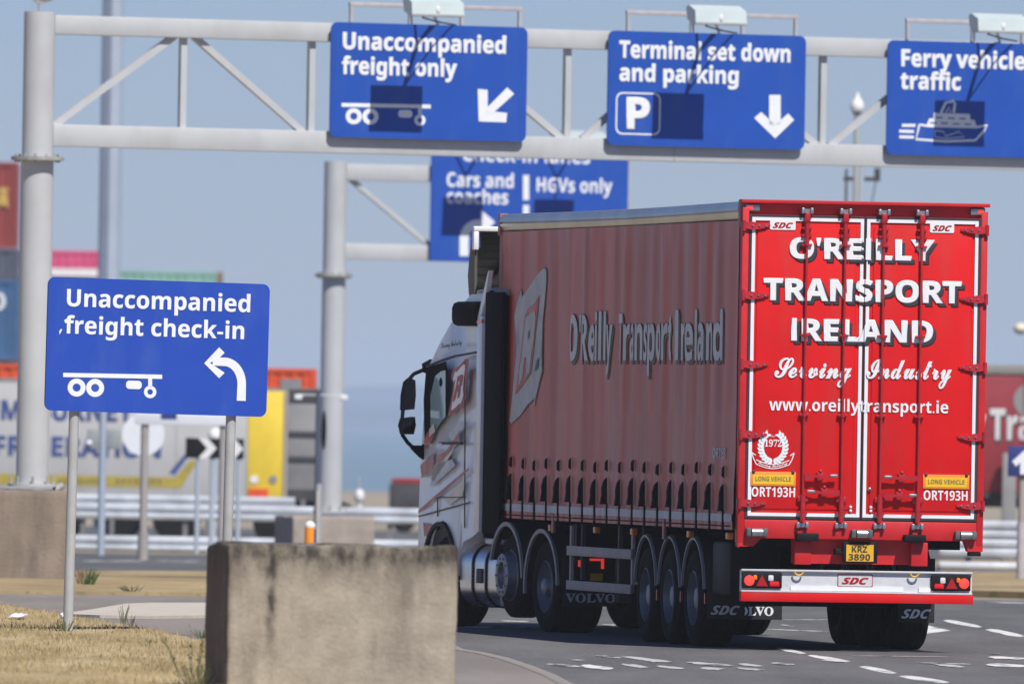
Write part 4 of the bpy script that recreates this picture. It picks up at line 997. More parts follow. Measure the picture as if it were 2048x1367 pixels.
# check-in sign on the verge
TILT = R(0.75)
t, pl, w, h = board('check_in_sign', 'blue Unaccompanied freight check-in sign on two grey posts on the dry grass', (90, 553), (533, 820), 152.0, R(22), TILT, r=.075, material='sign_blue_face')
text_px(t, pl, 'Unaccompanied', (133, 612), (500, 624), 34, 'sign_white', fat=.008)
text_px(t, pl, 'freight check-in', (129, 668), (488, 676), 34, 'sign_white', fat=.008)
trailer_symbol(t, pl, 126, 745, 1.0)
# bent arrow
ppoly(t, pl, [(408, 726), (438, 694), (449, 705), (438, 716), (418, 726)], m='sign_white')
ppoly(t, pl, [(408, 726), (418, 724), (449, 745), (438, 756)], y=-.0048)
mbx = MB(); cpt = []
for i in range(13):
    a = R(90*i/12); cpt.append(((448+35*math.sin(a), 767-44*math.cos(a)), 8.5))
cpt = [((425, 722.5), 8)] + cpt + [((482, 801), 9)]
def stroke(t, pl, pts, y=-.0056, m='sign_white'):
    mb = MB(); L = []
    for i, ((x, y_), w_) in enumerate(pts):
        a = pts[max(0, i-1)][0]; b = pts[min(len(pts)-1, i+1)][0]; d = Vector((b[0]-a[0], b[1]-a[1])).normalized(); nn = Vector((-d.y, d.x))*w_
        L.append([(pl.uv(x+nn.x, y_+nn.y)), (pl.uv(x-nn.x, y_-nn.y))])
    vs = [[mb.bm.verts.new((q[0], y, q[1])) for q in r_] for r_ in L]
    for a, b in zip(vs, vs[1:]): mb.bm.faces.new((a[0], a[1], b[1], b[0]))
    return mb.build('symbol', m, t, smooth=False)
stroke(t, pl, cpt)
pz = pl.uv(300, 1300)[1]
for pu in ((154, 830, 1262), (468, 830, 1262)):
    u = pl.uv(pu[0], pu[1])[0]; MB().tube((u, .085, -2.4), (u, .085, h-.08), .05, n=16).build('post', 'post_grey', t)
    for z in (.15, h-.25): MB().box(u-.06, u+.06, .03, .06, z, z+.05).build('clamp', 'galvanised', t)
# a little graffiti / scratch
for q in ([(118, 662), (122, 657), (124, 659), (119, 669)], [(128, 640), (137, 634), (138, 637), (130, 645)]): ppoly(t, pl, q, name='scuff')

# ------------------------------------------------------------------ gantries
def gantry(name, label, Y0, px_post, yaw, y_top, y_base, y_flange, beam_top, beam_bot, half_w, panels, length, rb, hb, plinth_px=None, far_leg=True):
    base = at(px_post[1], y_base, Y0); top = at(px_post[0], y_top, Y0)
    x = base.x; zb = base.z; zt = top.z; s = Y0/FOC
    g_ = thing(name, label, 'gantry', (base.x, Y0, zb), (0, 0, yaw))
    H = zt-zb; zf = at(px_post[0], y_flange, Y0).z-zb
    MB().tube((0, 0, 0), (0, 0, zf), rb, n=32).build('post', 'gantry_grey', g_)
    MB().tube((0, 0, zf+.04), (0, 0, H), rb*.965, n=32).build('post', 'gantry_grey', g_)
    f = MB().tube((0, 0, zf-.005), (0, 0, zf+.045), rb*1.62, n=32).build('flange', 'flange_grey', g_)
    for i in range(12):
        a = 2*math.pi*i/12; MB().tube((rb*1.35*math.cos(a), rb*1.35*math.sin(a), zf-.03), (rb*1.35*math.cos(a), rb*1.35*math.sin(a), zf+.08), .018, n=6).build('bolt', 'flange_grey', f)
    MB().tube((0, 0, 0), (0, 0, .04), rb*1.5, n=24).build('base_plate', 'gantry_grey', g_)
    for i in range(8):
        a = 2*math.pi*(i+.5)/8; MB().tube((rb*1.3*math.cos(a), rb*1.3*math.sin(a), .0), (rb*1.3*math.cos(a), rb*1.3*math.sin(a), .14), .02, n=6).build('anchor_bolt', 'flange_grey', g_)
    zt0, zt1 = beam_top; zb0, zb1 = beam_bot
    Z = lambda y: at(px_post[0], y, Y0).z-zb
    T0, T1, B0, B1 = Z(zt1), Z(zt0), Z(zb1), Z(zb0)
    MB().box(rb*.8, length, -.13, .13, T0, T1, .01).build('upper_beam', 'gantry_grey', g_)
    MB().box(rb*.8, length, -.13, .13, B0, B1, .01).build('lower_beam', 'gantry_grey', g_)
    for q in hb: MB().box(q-.005, q+.005, -.136, .136, B0-.003, B1+.003).build('beam_joint', 'flange_grey', g_)
    xs, diag = panels
    for q in xs: MB().box(q-.045, q+.045, -.045, .045, B1, T0).build('upright', 'gantry_grey', g_)
    for a, b in diag: MB().bar((a, 0, B1-.02), (b, 0, T0+.02), .09, .09).build('diagonal', 'gantry_grey', g_)
    # far leg, outside the picture
    if far_leg: MB().tube((length, 0, 0), (length, 0, H), rb, n=24).build('post', 'gantry_grey', g_)
    return g_, zb, (T0, T1, B0, B1)
GY = R(26); G1Y = 212.0
# positions along the beam from pixels
base1 = at(58, 972, G1Y); GP = Plane((base1.x+.09, G1Y, base1.z), GY)
gu = lambda px, py=270: GP.uv(px, py)[0]
g1, g1z, g1b = gantry('sign_gantry', 'large grey steel gantry carrying three blue lane signs over the road', G1Y, (78, 64), GY, 24, 972, 320, (30, 68), (248, 292), .5, ([gu(370), gu(627), gu(1139), gu(1650)], [(gu(112), gu(352)), (gu(612), gu(392)), (gu(1130), gu(900)), (gu(1170), gu(1370)), (gu(1665), gu(1880)), (gu(1640), gu(1400))]), 20.5, .225, [gu(1348)])
MB().tube((.30, -.1, -.05), (.42, -.1, .02), .05, n=8).build('cable_duct', 'flange_grey', g1)

def sign_light(px_rail0, px_rail1, y_rail, px_box0, px_box1, y_b0, y_b1, Y_of, label, scale=1.0):
    """floodlight over a sign: outrigger rails, standards on the beam and a lamp box 1 m out"""
    u0, u1 = GP.uv(px_rail0, 100)[0], GP.uv(px_rail1, 100)[0]; uc = (GP.uv(px_box0, 100)[0]+GP.uv(px_box1, 100)[0])/2
    zb = g1z+g1b[1]
    t = thing('sign_light', label, 'floodlight', GP.o + GP.u*uc + Vector((0, 0, g1b[1])), (0, 0, GY), 'floodlights over the lane signs')
    w = u1-u0; a, b = u0-uc, u1-uc; hr = .30; sh = -.60
    MB().box(a-.03, b+.03, -.16, -.10, hr-.06, hr, .005).build('rail', 'pinkish_rail', t)
    st0 = MB().box(a-.025, a+.025, -.16, -.11, .0, hr-.06).build('standard', 'galvanised', t)
    for q in (b, -.40, .40):
        o = st0.copy(); COL.objects.link(o); o.parent = t; o.location = (q-a, 0, 0)
    bw = .40
    # arms running out to the box
    yo = -.30; zo = -.15; hb = (sh*.45-.05, -.62, hr-.06)
    MB().bar((-.42, -.12, hr-.02), hb, .03, .03).bar((.05, -.12, hr-.30), hb, .03, .03).bar((.22, -.12, hr-.02), hb, .03, .03).bar(hb, (sh, -1.0+yo, hr+zo-.03), .04, .04).build('arm', 'galvanised', t)
    bx = MB().prism([(sh-bw, -1.15+yo, hr-.02+zo), (sh-bw, -1.13+yo, hr+.14+zo), (sh-bw, -.92+yo, hr+.22+zo), (sh-bw, -.84+yo, hr+.18+zo), (sh-bw, -.88+yo, hr+.02+zo), (sh-bw, -1.08+yo, hr-.06+zo)], (2*bw, 0, 0)).build('lamp_box', 'lamp_body', t)
    MB().box(sh-bw-.01, sh+bw+.01, -1.165+yo, -1.11+yo, hr-.055+zo, hr-.02+zo, .004).build('lamp_rim', 'post_grey', bx)
    MB().ball((sh, -1.155+yo, hr+.04+zo), (.03, .012, .05), 8).build('catch', 'litter', bx)
    MB().path([(sh-.2, -1.1+yo, hr-.05+zo), (sh-.12, -.9+yo, hr-.22), (-.1, -.5, hr-.26), (.3, -.16, hr-.28)], .012, 6).build('cable', 'black', t)
    return t
LSPEC = [('Unaccompanied freight only', 693, 1030, 805, 920), ('Terminal set down and parking', 1247, 1582, 1370, 1480), ('Ferry vehicle traffic', 1806, 2140, 1930, 2042)]
for w_, a, b, c, d in LSPEC: sign_light(a, b, 0, c, d, 0, 0, 0, 'pale floodlight box on rails above the %s sign' % w_)
def gboard(name, label, x0, x1, y0, y1):
    u = GP.uv(x0, y1)[0]; o = GP.o + GP.u*(u-.107) - GP.n*.22
    # bottom edge of the board
    pl0 = Plane(o, GY); zz = pl0.uv(x0, y1)[1]; pl = Plane(o+Vector((0, 0, zz)), GY)
    w, h = pl.uv(x1, y1)[0], pl.uv(x0, y0)[1]
    t = thing(name, label, 'road sign', group='blue lane signs on the gantry', mw=pl.mat)
    MB().prism([(a, 0, b) for a, b in rrect(0, w, 0, h, .10)], (0, .03, 0)).build('sign_panel', 'sign_blue', t)
    for q in (.12, w-.2): MB().box(q, q+.08, .03, .088, .1, h-.1).build('bracket', 'galvanised', t)
    return t, pl, w, h
t, pl, w, h = gboard('lane_sign', 'blue Unaccompanied freight only sign with arrow pointing down left, leftmost on the gantry', 660, 1052, 44, 274)
text_px(t, pl, 'Unaccompanied', (685, 99), (1012, 107), 33, 'sign_white', fat=.026)
text_px(t, pl, 'freight only', (683, 148), (914, 154), 33, 'sign_white', fat=.026)
trailer_symbol(t, pl, 683, 206, .90)
for q in ([(955, 178), (975, 180), (975, 226), (957, 243)], [(957, 243), (975, 222), (1014, 226), (1012, 245)], [(975, 214), (1014, 175), (1028, 188), (986, 226), (972, 228)]): ppoly(t, pl, q, y=-.004-.0006*q[0][0] % .003)
t, pl, w, h = gboard('lane_sign', 'blue Terminal set down and parking sign with a boxed P and arrow pointing down', 1214, 1609, 61, 290)
text_px(t, pl, 'Terminal set down', (1238, 116), (1581, 124), 33, 'sign_white', fat=.026)
text_px(t, pl, 'and parking', (1238, 162), (1477, 168), 33, 'sign_white', fat=.026)
u0, z1 = pl.uv(1232, 184); u1, z0 = pl.uv(1320, 271)
mb = MB(); A_ = rrect(u0, u1, z0, z1, .10); B_ = rrect(u0+.022, u1-.022, z0+.022, z1-.022, .085); n = len(A_)
va = [mb.bm.verts.new((p[0], -.004, p[1])) for p in A_]; vb = [mb.bm.verts.new((p[0], -.004, p[1])) for p in B_]
for i in range(n): mb.bm.faces.new((va[i], va[(i+1) % n], vb[(i+1) % n], vb[i]))
mb.build('symbol', 'sign_white', t, smooth=False)
text_px(t, pl, 'P', (1252, 256), (1300, 258), 60, 'sign_white', fat=.03)
for q in ([(1538, 190), (1561, 190), (1561, 250), (1538, 250)], [(1508, 236), (1522, 224), (1550, 250), (1550, 277)], [(1550, 277), (1550, 250), (1576, 227), (1588, 240)]): ppoly(t, pl, q, y=-.004-.001*(q[0][0] % 3))
t, pl, w, h = gboard('lane_sign', 'blue Ferry vehicle traffic sign with a white ship symbol, rightmost on the gantry', 1772, 2164, 80, 309)
text_px(t, pl, 'Ferry vehicle', (1802, 133), (2050, 139), 33, 'sign_white', fat=.026)
text_px(t, pl, 'traffic', (1800, 178), (1922, 181), 33, 'sign_white', fat=.026)
S = lambda x, y: (1150+x/2.28, y/2.28)
ln = lambda pts, w_=3.2: stroke(t, pl, [(S(*p), w_/2) for p in pts], y=-.0045)
ln([(1570, 568), (1610, 575), (1830, 580), (1880, 572), (1862, 600), (1825, 640), (1690, 645), (1555, 635), (1570, 568)], 4.5)
for y in (572, 600, 626): ln([(1478, y-2), (1545, y)], 6) if y > 580 else ln([(1490, y), (1552, y)], 6)
for q in ([(1600, 575), (1615, 540), (1635, 540), (1635, 515), (1800, 520), (1802, 545), (1822, 548), (1832, 582)],): ppoly(t, pl, [S(*p) for p in q], m='print_white')
for (x, y) in ((1645, 533), (1700, 536), (1752, 538), (1618, 557), (1668, 559), (1722, 562), (1775, 564)): ppoly(t, pl, [S(x, y), S(x+30, y+1), S(x+30, y+7), S(x, y+6)], y=-.007, m='sign_blue')
ln([(1668, 514), (1690, 468), (1725, 462), (1732, 475), (1726, 514)], 5)
ln([(1690, 515), (1705, 488), (1712, 515)], 2)
ln([(1640, 595), (1680, 600), (1690, 622), (1750, 600), (1775, 625), (1690, 632), (1640, 625), (1640, 595)], 1.6)

# gantry over the far road
G2Y = 282.0; base2 = at(656, 1022, G2Y); GY2 = R(24); G2P = Plane((base2.x+.05, G2Y, base2.z), GY2)
gu2 = lambda px, py=500: G2P.uv(px, py)[0]
g2, g2z, g2b = gantry('far_sign_gantry', 'smaller looking grey gantry farther away, its sign half hidden behind the red trailer', G2Y, (670, 660), GY2, 323, 1024, 553, (327, 360), (486, 518), .5, ([gu2(1060)], [(gu2(862), gu2(700))]), gu2(1245), .215, [], far_leg=False)
u = gu2(860, 520); o = G2P.o + G2P.u*(u-.098) - G2P.n*.22; pl0 = Plane(o, GY2); zz = pl0.uv(858, 521)[1]; pl = Plane(o+Vector((0, 0, zz)), GY2)
w, h = pl.uv(1254, 527)[0], pl.uv(862, 285)[1]
t = thing('lane_sign', 'blue Cars and coaches, HGVs only sign on the far gantry behind the red trailer', 'road sign', mw=pl.mat)
MB().prism([(a, 0, b) for a, b in rrect(0, w, 0, h, .04)], (0, .03, 0)).build('sign_panel', 'sign_blue', t)
MB().box(w-.01, w+.05, .031, .09, 0, h).build('bracket', 'galvanised', t)
text_px(t, pl, 'Check-in lanes', (925, 322), (1180, 328), 30, 'sign_white', fat=.01)
text_px(t, pl, 'Cars and', (893, 373), (1027, 376), 28, 'sign_white', fat=.01)
text_px(t, pl, 'coaches', (893, 406), (1016, 409), 28, 'sign_white', fat=.01)
text_px(t, pl, 'HGVs only', (1073, 383), (1224, 387), 28, 'sign_white', fat=.01)
for q in ([(1046, 350), (1058, 350), (1058, 400), (1046, 400)], [(1046, 410), (1058, 410), (1058, 470), (1046, 470)]): ppoly(t, pl, q)
stroke(t, pl, [((928, 512), 9), ((928, 480), 9)] + [((928+27*(1-math.cos(R(a))), 478-30*math.sin(R(a))), 9) for a in range(0, 91, 15)] + [((966, 447), 9)])
ppoly(t, pl, [(962, 420), (990, 444), (962, 472)], y=-.006)
for px in (925, 1107):
    uu = gu2(px, 300); tl = thing('sign_light', 'pale floodlight box above the far gantry sign, %s of the two' % ('left' if px < 1000 else 'right'), 'floodlight', G2P.o+G2P.u*uu+Vector((0, 0, g2b[1]+.45)), (0, 0, GY2), 'floodlights over the far sign')
    bw = .40; q = -.33; MB().prism([(-bw, -1.24+q, -.02), (-bw, -1.22+q, .14), (-bw, -.92+q, .22), (-bw, -.84+q, .18), (-bw, -.88+q, .02), (-bw, -1.16+q, -.06)], (2*bw, 0, 0)).build('lamp_box', 'lamp_body', tl)
    MB().bar((-.35, -.12, -.2), (0, -.6, -.15), .03, .03).bar((.35, -.12, -.2), (0, -.6, -.15), .03, .03).bar((0, -.6, -.15), (0, -1.25, -.05), .03, .03).box(-.7, .7, -.16, -.1, -.22, -.17).box(-.65, -.6, -.16, -.11, -.45, -.22).box(.6, .65, -.16, -.11, -.45, -.22).build('rail', 'galvanised', tl)

# ------------------------------------------------------------------ concrete blocks
def rough_block(name, label, px0, px1, ytop, Y, yaw, depth, mat_, zbot=None, amp=.012, left_corner=None, cat='concrete block', bev=.03, sub=True):
    p0 = at(px0, ytop, Y); ztop = at((px0+px1)/2, ytop+.0165*(px1-px0)/2, Y).z; s = Y/FOC
    # front face from px0 to px1
    pl = Plane(p0, yaw); w = pl.uv(px1, ytop)[0]; g0 = gh(Y)+(.10 if Y < 170 else 0) if zbot is None else zbot
    t = MB(); t.box(-w/2, w/2, 0, depth, 0, ztop-g0, bev)
    bm = t.bm
    for k in range(1, 24): bmesh.ops.bisect_plane(bm, geom=bm.verts[:]+bm.edges[:]+bm.faces[:], plane_co=(-w/2+w*k/24, 0, 0), plane_no=(1, 0, 0))
    for k in range(1, 13): bmesh.ops.bisect_plane(bm, geom=bm.verts[:]+bm.edges[:]+bm.faces[:], plane_co=(0, 0, (ztop-g0)*k/13), plane_no=(0, 0, 1))
    for k in range(1, 8): bmesh.ops.bisect_plane(bm, geom=bm.verts[:]+bm.edges[:]+bm.faces[:], plane_co=(0, depth*k/8, 0), plane_no=(0, 1, 0))
    for v in bm.verts:
        q = v.co*2.7+Vector((Y, 0, 0)); e = max(0, (v.co.z-(ztop-g0)+.12)/.12)
        v.co += Vector((noise.noise(q), noise.noise(q+Vector((5, 0, 0))), noise.noise(q+Vector((0, 9, 0)))))*amp*(1+1.2*e)
        q = v.co*9; v.co += Vector((noise.noise(q), noise.noise(q+Vector((5, 0, 0))), noise.noise(q+Vector((0, 9, 0)))))*amp*.5
    o = t.build(name, mat_, None); 
    c = p0 + pl.u*(w/2); o.location = (c.x, c.y, g0); o.rotation_euler = (0, 0, yaw)
    return tag(o, label, cat)
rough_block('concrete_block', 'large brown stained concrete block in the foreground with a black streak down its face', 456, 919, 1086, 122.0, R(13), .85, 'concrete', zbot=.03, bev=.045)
rough_block('concrete_plinth', 'brown concrete block at the left edge carrying the near gantry post', -160, 140, 976, 210.9, R(6), 1.6, 'concrete_brown', amp=.01)
rough_block('concrete_plinth', 'tan concrete block carrying the far gantry post, seen over the foreground block', 586, 750, 1031, 281.2, R(14), 1.5, 'concrete_pale', zbot=gh(281)-.02, amp=.008)

# ------------------------------------------------------------------ far setting: containers, trailers
def container(label, px0, px1, y0, Y, L, D, H, mat_, yaw=0, extras=None):
    """corrugated box; px0 = right or left end as given"""
    p = at(px1, y0, Y); t = thing('shipping_container', label, 'container', (p.x-L/2*math.cos(yaw), p.y, p.z-H), (0, 0, yaw))
    mb = MB(); n = int(L/.28); prof = []
    for i in range(n):
        x = -L/2+L*i/n; s_ = L/n; prof += [(x, 0), (x+s_*.35, 0), (x+s_*.5, .035), (x+s_*.85, .035)]
    prof.append((L/2, 0)); a = [mb.bm.verts.new((x, y, .12)) for x, y in prof]; b = [mb.bm.verts.new((x, y, H-.1)) for x, y in prof]
    for i in range(len(prof)-1): mb.bm.faces.new((a[i], a[i+1], b[i+1], b[i]))
    mb.box(-L/2, L/2, .04, D, .05, H-.02); mb.build('body', mat_, t)
    fr_ = MB()
    for x in (-L/2, L/2-.12): fr_.box(x, x+.12, -.02, .12, 0, H)
    fr_.box(-L/2+.12, L/2-.12, -.02, .1, 0, .12).box(-L/2+.12, L/2-.12, -.02, .1, H-.1, H); fr_.build('frame', mat_, t)
    return t
c1 = container('dark red shipping container at the top of the stack behind the gantry post', -400, 35, 325, 452, 12.2, 2.4, 2.52, 'container_red')
put_text(c1, '漢', 5.45, 1.25, .42, .42, 'container_mark', -.03, style='plain', fat=.03)
c2 = container('slate blue shipping container directly under the dark red one', -400, 36, 497, 452, 12.2, 2.4, 2.55, 'container_slate')
c3 = container('bright blue shipping container with white markings beside the gantry post', -400, 37, 560, 430, 12.2, 2.4, 2.2, 'container_blue')
for z, s_, wd in ((1.35, 'O', .5), (.55, 'P', .22)): put_text(c3, s_, 5.25, z, wd, wd, 'print_white', -.03)
c3b = container('second dark container at the bottom of the stack', -400, 36, 716, 440, 12.2, 2.4, 2.59, 'container_slate'); 
c4 = container('bright pink shipping container above the check-in sign', 100, 205, 502, 520, 6.1, 2.4, 2.59, 'container_pink')
MB().box(-2.9, 2.9, -.025, -.021, 1.72, 1.98).build('white_stripe', 'litter', c4)
c5 = container('pale green shipping container whose top shows above the check-in sign', 200, 444, 544, 520, 6.1, 2.4, 2.59, 'container_green')
MB().box(2.93, 3.06, -.05, -.021, 0, 2.6).build('corner_post', 'weed_rust', c5)
for x, px in ((0, 205),):
    pass
# stacks beneath them, hidden by the sign and the trailer in front
for o_, m_, lab in ((c4, 'container_slate', 'grey container under the pink one'), (c5, 'container_slate', 'grey container under the pale green one')):
    pass
c6 = container('orange shipping container standing behind the grey refrigerated trailer', -300, 632, 737, 372, 12.2, 2.4, 2.6, 'orange_red')
MB().box(5.25, 5.75, -.03, -.025, 2.1, 2.34).build('white_panel', 'panel_grey', c6)
# supports for raised boxes: lower containers in the same stacks down to the yard
def down_stack(c, mat_, lab):
    z = c.location.z; g0 = gh(c.location.y); H = z-g0
    if H <= .05: return
    n = max(1, round(H/2.6)); h = H/n
    for i in range(n):
        L = 12.2 if abs(c.location.x) > 0 and 'red' in c['label'] else 6.1
        L = {c1.name: 12.2, c2.name: 12.2, c3.name: 12.2}.get(c.name, 6.1)
        t = thing('shipping_container', lab + (', lowest of the stack' if i == 0 and n > 1 else ', above the lowest' if i == 1 and n > 2 else ', just under the top'), 'container', (c.location.x, c.location.y, g0+h*i))
        MB().box(-L/2, L/2, 0, 2.4, .03, h-.03, .03).build('body', mat_, t)
down_stack(c4, 'container_slate', 'plain grey container in the stack under the pink one')
down_stack(c5, 'container_slate', 'plain grey container in the stack under the pale green one')

# grey refrigerated trailer across the back left
RY = 345.0; p = at(492, 1000, RY); ztop_ = at(492, 766, RY).z; zlo = at(492, 1000, RY).z
RP = Plane((p.x, RY, 0), R(-1.0)); LR = 12.8
reef = thing('refrigerated_trailer', 'pale grey refrigerated trailer with blue lettering and a yellow stripe behind the check-in sign', 'trailer', (p.x, RY, gh(RY)), (0, 0, R(-1.0)))
rz = lambda px, py: (RP.uv(px, py)[0], RP.uv(px, py)[1]-gh(RY))
zt = rz(300, 762)[1]; zl = rz(300, 997)[1]
MB().box(-LR, 0, 0, 2.5, zl, zt, .03).build('body', 'box_white', reef)
MB().box(-LR-.01, .01, -.012, .02, zt-.05, zt+.02).build('top_rail', 'panel_grey', reef)
for k in range(1, 9): MB().box(-k*1.6, -k*1.6+.015, -.006, .0, zl+.02, zt-.06).build('panel_seam', 'panel_grey', reef)
MB().box(-LR, -.2, .1, 2.4, zl-.35, zl-.02).build('chassis', 'dark_grey', reef)
def rtext(s_, x0, x1, yb, cap, m_='reefer_blue', st='bold'):
    a = rz(x0, yb); b = rz(x1, yb); c = rz(x0, yb-cap); put_text(reef, s_, a[0], a[1], b[0]-a[0], c[1]-a[1], m_, -.008, style=st, fat=.02)
rtext('McBURNEY', 2, 268, 838, 38)
rtext('REFRIGERATION', -75, 322, 908, 38)
def rquad(pts, m_, y=-.008, nm='stripe'): flat(reef, nm, [rz(*q) for q in pts], y, m_)
rquad([(-300, 940), (352, 954), (380, 920), (395, 921), (362, 975), (-300, 962)], 'reefer_yellow')
rquad([(338, 945), (372, 905), (382, 905), (350, 948)], 'reefer_blue', -.012)
for x0 in list(range(116, 204, 11)) + list(range(232, 318, 12)):
    a = rz(x0, 966); b = rz(x0+7, 958); MB().box(a[0], b[0], -.013, -.012, a[1], b[1]).build('stripe_mark', 'reefer_brown', reef)
for s_ in (-1.6, -2.9, -4.2):
    for yy in (.0, 2.1):
        tyre = MB().lathe([(.0, 0), (.0, .3), (.0, .48), (.03, .5), (.3, .5), (.3, 0)], (s_, yy, .5), 'Y', 24).build('wheel', 'rubber', reef)
# yellow-backed trailer beside it
YY = 330.0; p = at(497, 1000, YY); YP2 = Plane((p.x, YY, 0), R(0)); yz = lambda px, py: (YP2.uv(px, py)[0], YP2.uv(px, py)[1]-gh(YY))
yt = thing('yellow_trailer', 'trailer with bright yellow panel and grey ribbed side, left of the far gantry post', 'trailer', (p.x, YY, gh(YY)), (0, 0, 0))
a = yz(497, 780); b = yz(568, 1002); c = yz(632, 1002); e = yz(632, 778)
MB().box(a[0], b[0], 0, 2.5, b[1], a[1], .02).build('yellow_panel', 'yellow_panel', yt)
MB().box(b[0]-.02, b[0]+.06, -.04, .0, b[1], a[1]).build('edge_post', 'post_brown', yt)
body = MB().box(b[0]+.061, c[0]+.3, .02, 2.5, c[1], e[1], .02).build('body', 'panel_grey', yt)
for y0, y1, m_ in ((778, 800, 'dark_grey'), (862, 870, 'dark_grey'), (912, 920, 'dark_grey'), (978, 1000, 'dark_grey')):
    z1, z0 = yz(600, y0)[1], yz(600, y1)[1]; MB().box(b[0]+.062, c[0]+.3, -.03, .02, z0, z1).build('side_rail', m_, yt)
MB().box(a[0]-.02, c[0]+.3, .0, 2.5, a[1]+.001, a[1]+.06).build('top_rail', 'panel_grey', yt)
a1 = yz(497, 976); a2 = yz(536, 1000); MB().box(a1[0], a2[0], -.03, -.001, a2[1], a1[1]).build('tail_panel', 'orange_red', yt)
MB().box(a[0], c[0]+.3, .3, 2.3, c[1]-.35, c[1]-.01).build('chassis', 'dark_grey', yt)
for s_ in (.6, 1.9): MB().lathe([(.0, 0), (.0, .3), (.0, .48), (.03, .5), (.3, .5), (.3, 0)], (s_, .3, .5), 'Y', 24).build('wheel', 'rubber', yt)
for px in (508, 546):
    a = yz(px, 958); MB().tube((a[0], -.02, a[1]), (a[0], 0, a[1]), .09, n=12).build('round_plate', 'panel_grey' if px > 520 else 'litter', yt)
# dark red curtain trailer at the right edge
DY = 318.0; p = at(1968, 1000, DY); DP = Plane((p.x, DY, 0), R(0)); dz_ = lambda px, py: (DP.uv(px, py)[0], DP.uv(px, py)[1]-gh(DY))
dt = thing('curtain_trailer', 'dark red curtain-sided trailer with grey lettering partly hidden at the right edge', 'trailer', (p.x, DY, gh(DY)), (0, 0, 0))
zt = dz_(2010, 748)[1]; zl = dz_(2010, 985)[1]
MB().box(-6.2, 7.4, 0, 2.5, zl, zt, .02).build('curtain', 'dark_red_curtain', dt)
MB().box(-6.22, 7.42, -.03, 2.53, zt, zt+.20, .02).build('roof_rail', 'grey_roof', dt)
MB().box(-6.2, 7.4, .2, 2.3, zl-.3, zl-.01).box(-6.2, 7.4, .0, .03, zl-.10, zl-.01).build('chassis', 'dark_grey', dt)
a = dz_(1981, 882); put_text(dt, "Transport", a[0], a[1], 2.75, .62, 'curtain_shadow_print', -.006, fat=.03)
a = dz_(1979, 878); put_text(dt, "Transport", a[0], a[1], 2.75, .62, 'curtain_print', -.010, fat=.02)
put_text(dt, "O'Reilly", -2.35, a[1]+.01, 2.36, .62, 'curtain_print', -.010, fat=.02)
a = dz_(2062, 800); MB().tube((a[0], -.006, a[1]), (a[0], 0, a[1]), .36, n=28).build('round_emblem', 'panel_grey', dt)
for k in range(8): MB().tube((-6+k*1.7, -.012, zl), (-6+k*1.7, -.012, zt), .012, n=6).build('curtain_fold', 'dark_red_curtain', dt)
for s_ in (3.0, 4.3, 5.6, -4.5): MB().lathe([(.0, 0), (.0, .3), (.0, .48), (.03, .5), (.3, .5), (.3, 0)], (s_, .02, .5), 'Y', 24).build('wheel', 'rubber', dt)
a = dz_(2004, 905); b = dz_(2030, 1000); MB().box(a[0], b[0], -.5, -.2, 0.001, a[1], .02).build('side_locker', 'panel_grey', dt)
# pale crash cushion box beside it
a = gp(2000, 1048); zc = at(2000, 1010, a.y).z
# small far-off red vehicle beside the mirror
p = at(822, 1012, 420); rv = thing('distant_van', 'tiny blurred red and dark van just left of the cab', 'van', (p.x, 420, gh(420)), (0, 0, 0))
zz = at(822, 978, 420).z-gh(420)
MB().box(-.55, 1.2, 0, 1.9, 1.35, zz+.3, .12).build('upper_body', 'cab_red', rv)
MB().box(-.60, 1.25, -.03, 1.95, .35, 1.36, .1).build('lower_body', 'dark_grey', rv)
for x in (-.2, .9): MB().lathe([(0, 0), (0, .33), (.2, .33), (.2, 0)], (x, -.05, .33), 'Y', 18).build('wheel', 'rubber', rv)

# ------------------------------------------------------------------ safety barriers
def barrier(label, x0, x1, Y, yaw, beams, group='steel safety barriers'):
    g0 = gh(Y); t = thing('safety_barrier', label, 'crash barrier', (x0, Y, g0), (0, 0, yaw), group); L = x1-x0
    for zc in beams:
        pr = [(-.0, -.155), (-.045, -.135), (-.08, -.10), (-.08, -.06), (-.02, -.02), (-.02, .02), (-.08, .06), (-.08, .10), (-.045, .135), (0, .155)]
        n = int(L/4)+1
        for k in range(n):
            a, b = k*4.0, min(L, k*4.0+4.02); mb = MB()
            dy = -.004*(k % 2)
            va = [mb.bm.verts.new((a, y+dy, zc+z)) for y, z in pr]; vb = [mb.bm.verts.new((b, y+dy, zc+z)) for y, z in pr]
            for i in range(len(pr)-1): mb.bm.faces.new((va[i], vb[i], vb[i+1], va[i+1]))
            mb.build('rail', 'barrier_steel', t)
    p0 = None
    for k in range(int(L/2)+1):
        if p0 is None: o = p0 = MB().box(-.05, .05, .0, .1, -.3, max(beams)+.12).build('barrier_post', 'barrier_post', t)
        else: o = p0.copy(); COL.objects.link(o); o.parent = t
        o.location = (k*2.0+.5, .02, 0)
    return t
xl = at(-500, 1030, 300).x; xr = at(1000, 1030, 300).x
barrier('double-beam steel safety barrier behind the check-in sign posts', xl, xr, 300, 0, (.78, .155))
barrier('steel safety barrier farther back behind the other, below the grey trailer', xl, at(590, 1020, 322).x, 322, 0, (.92,))
xl = at(1880, 1030, 262).x; barrier('double-beam steel safety barrier at the right edge beyond the dry verge', xl, xl+26, 262, R(2), (.83, .52, .12))

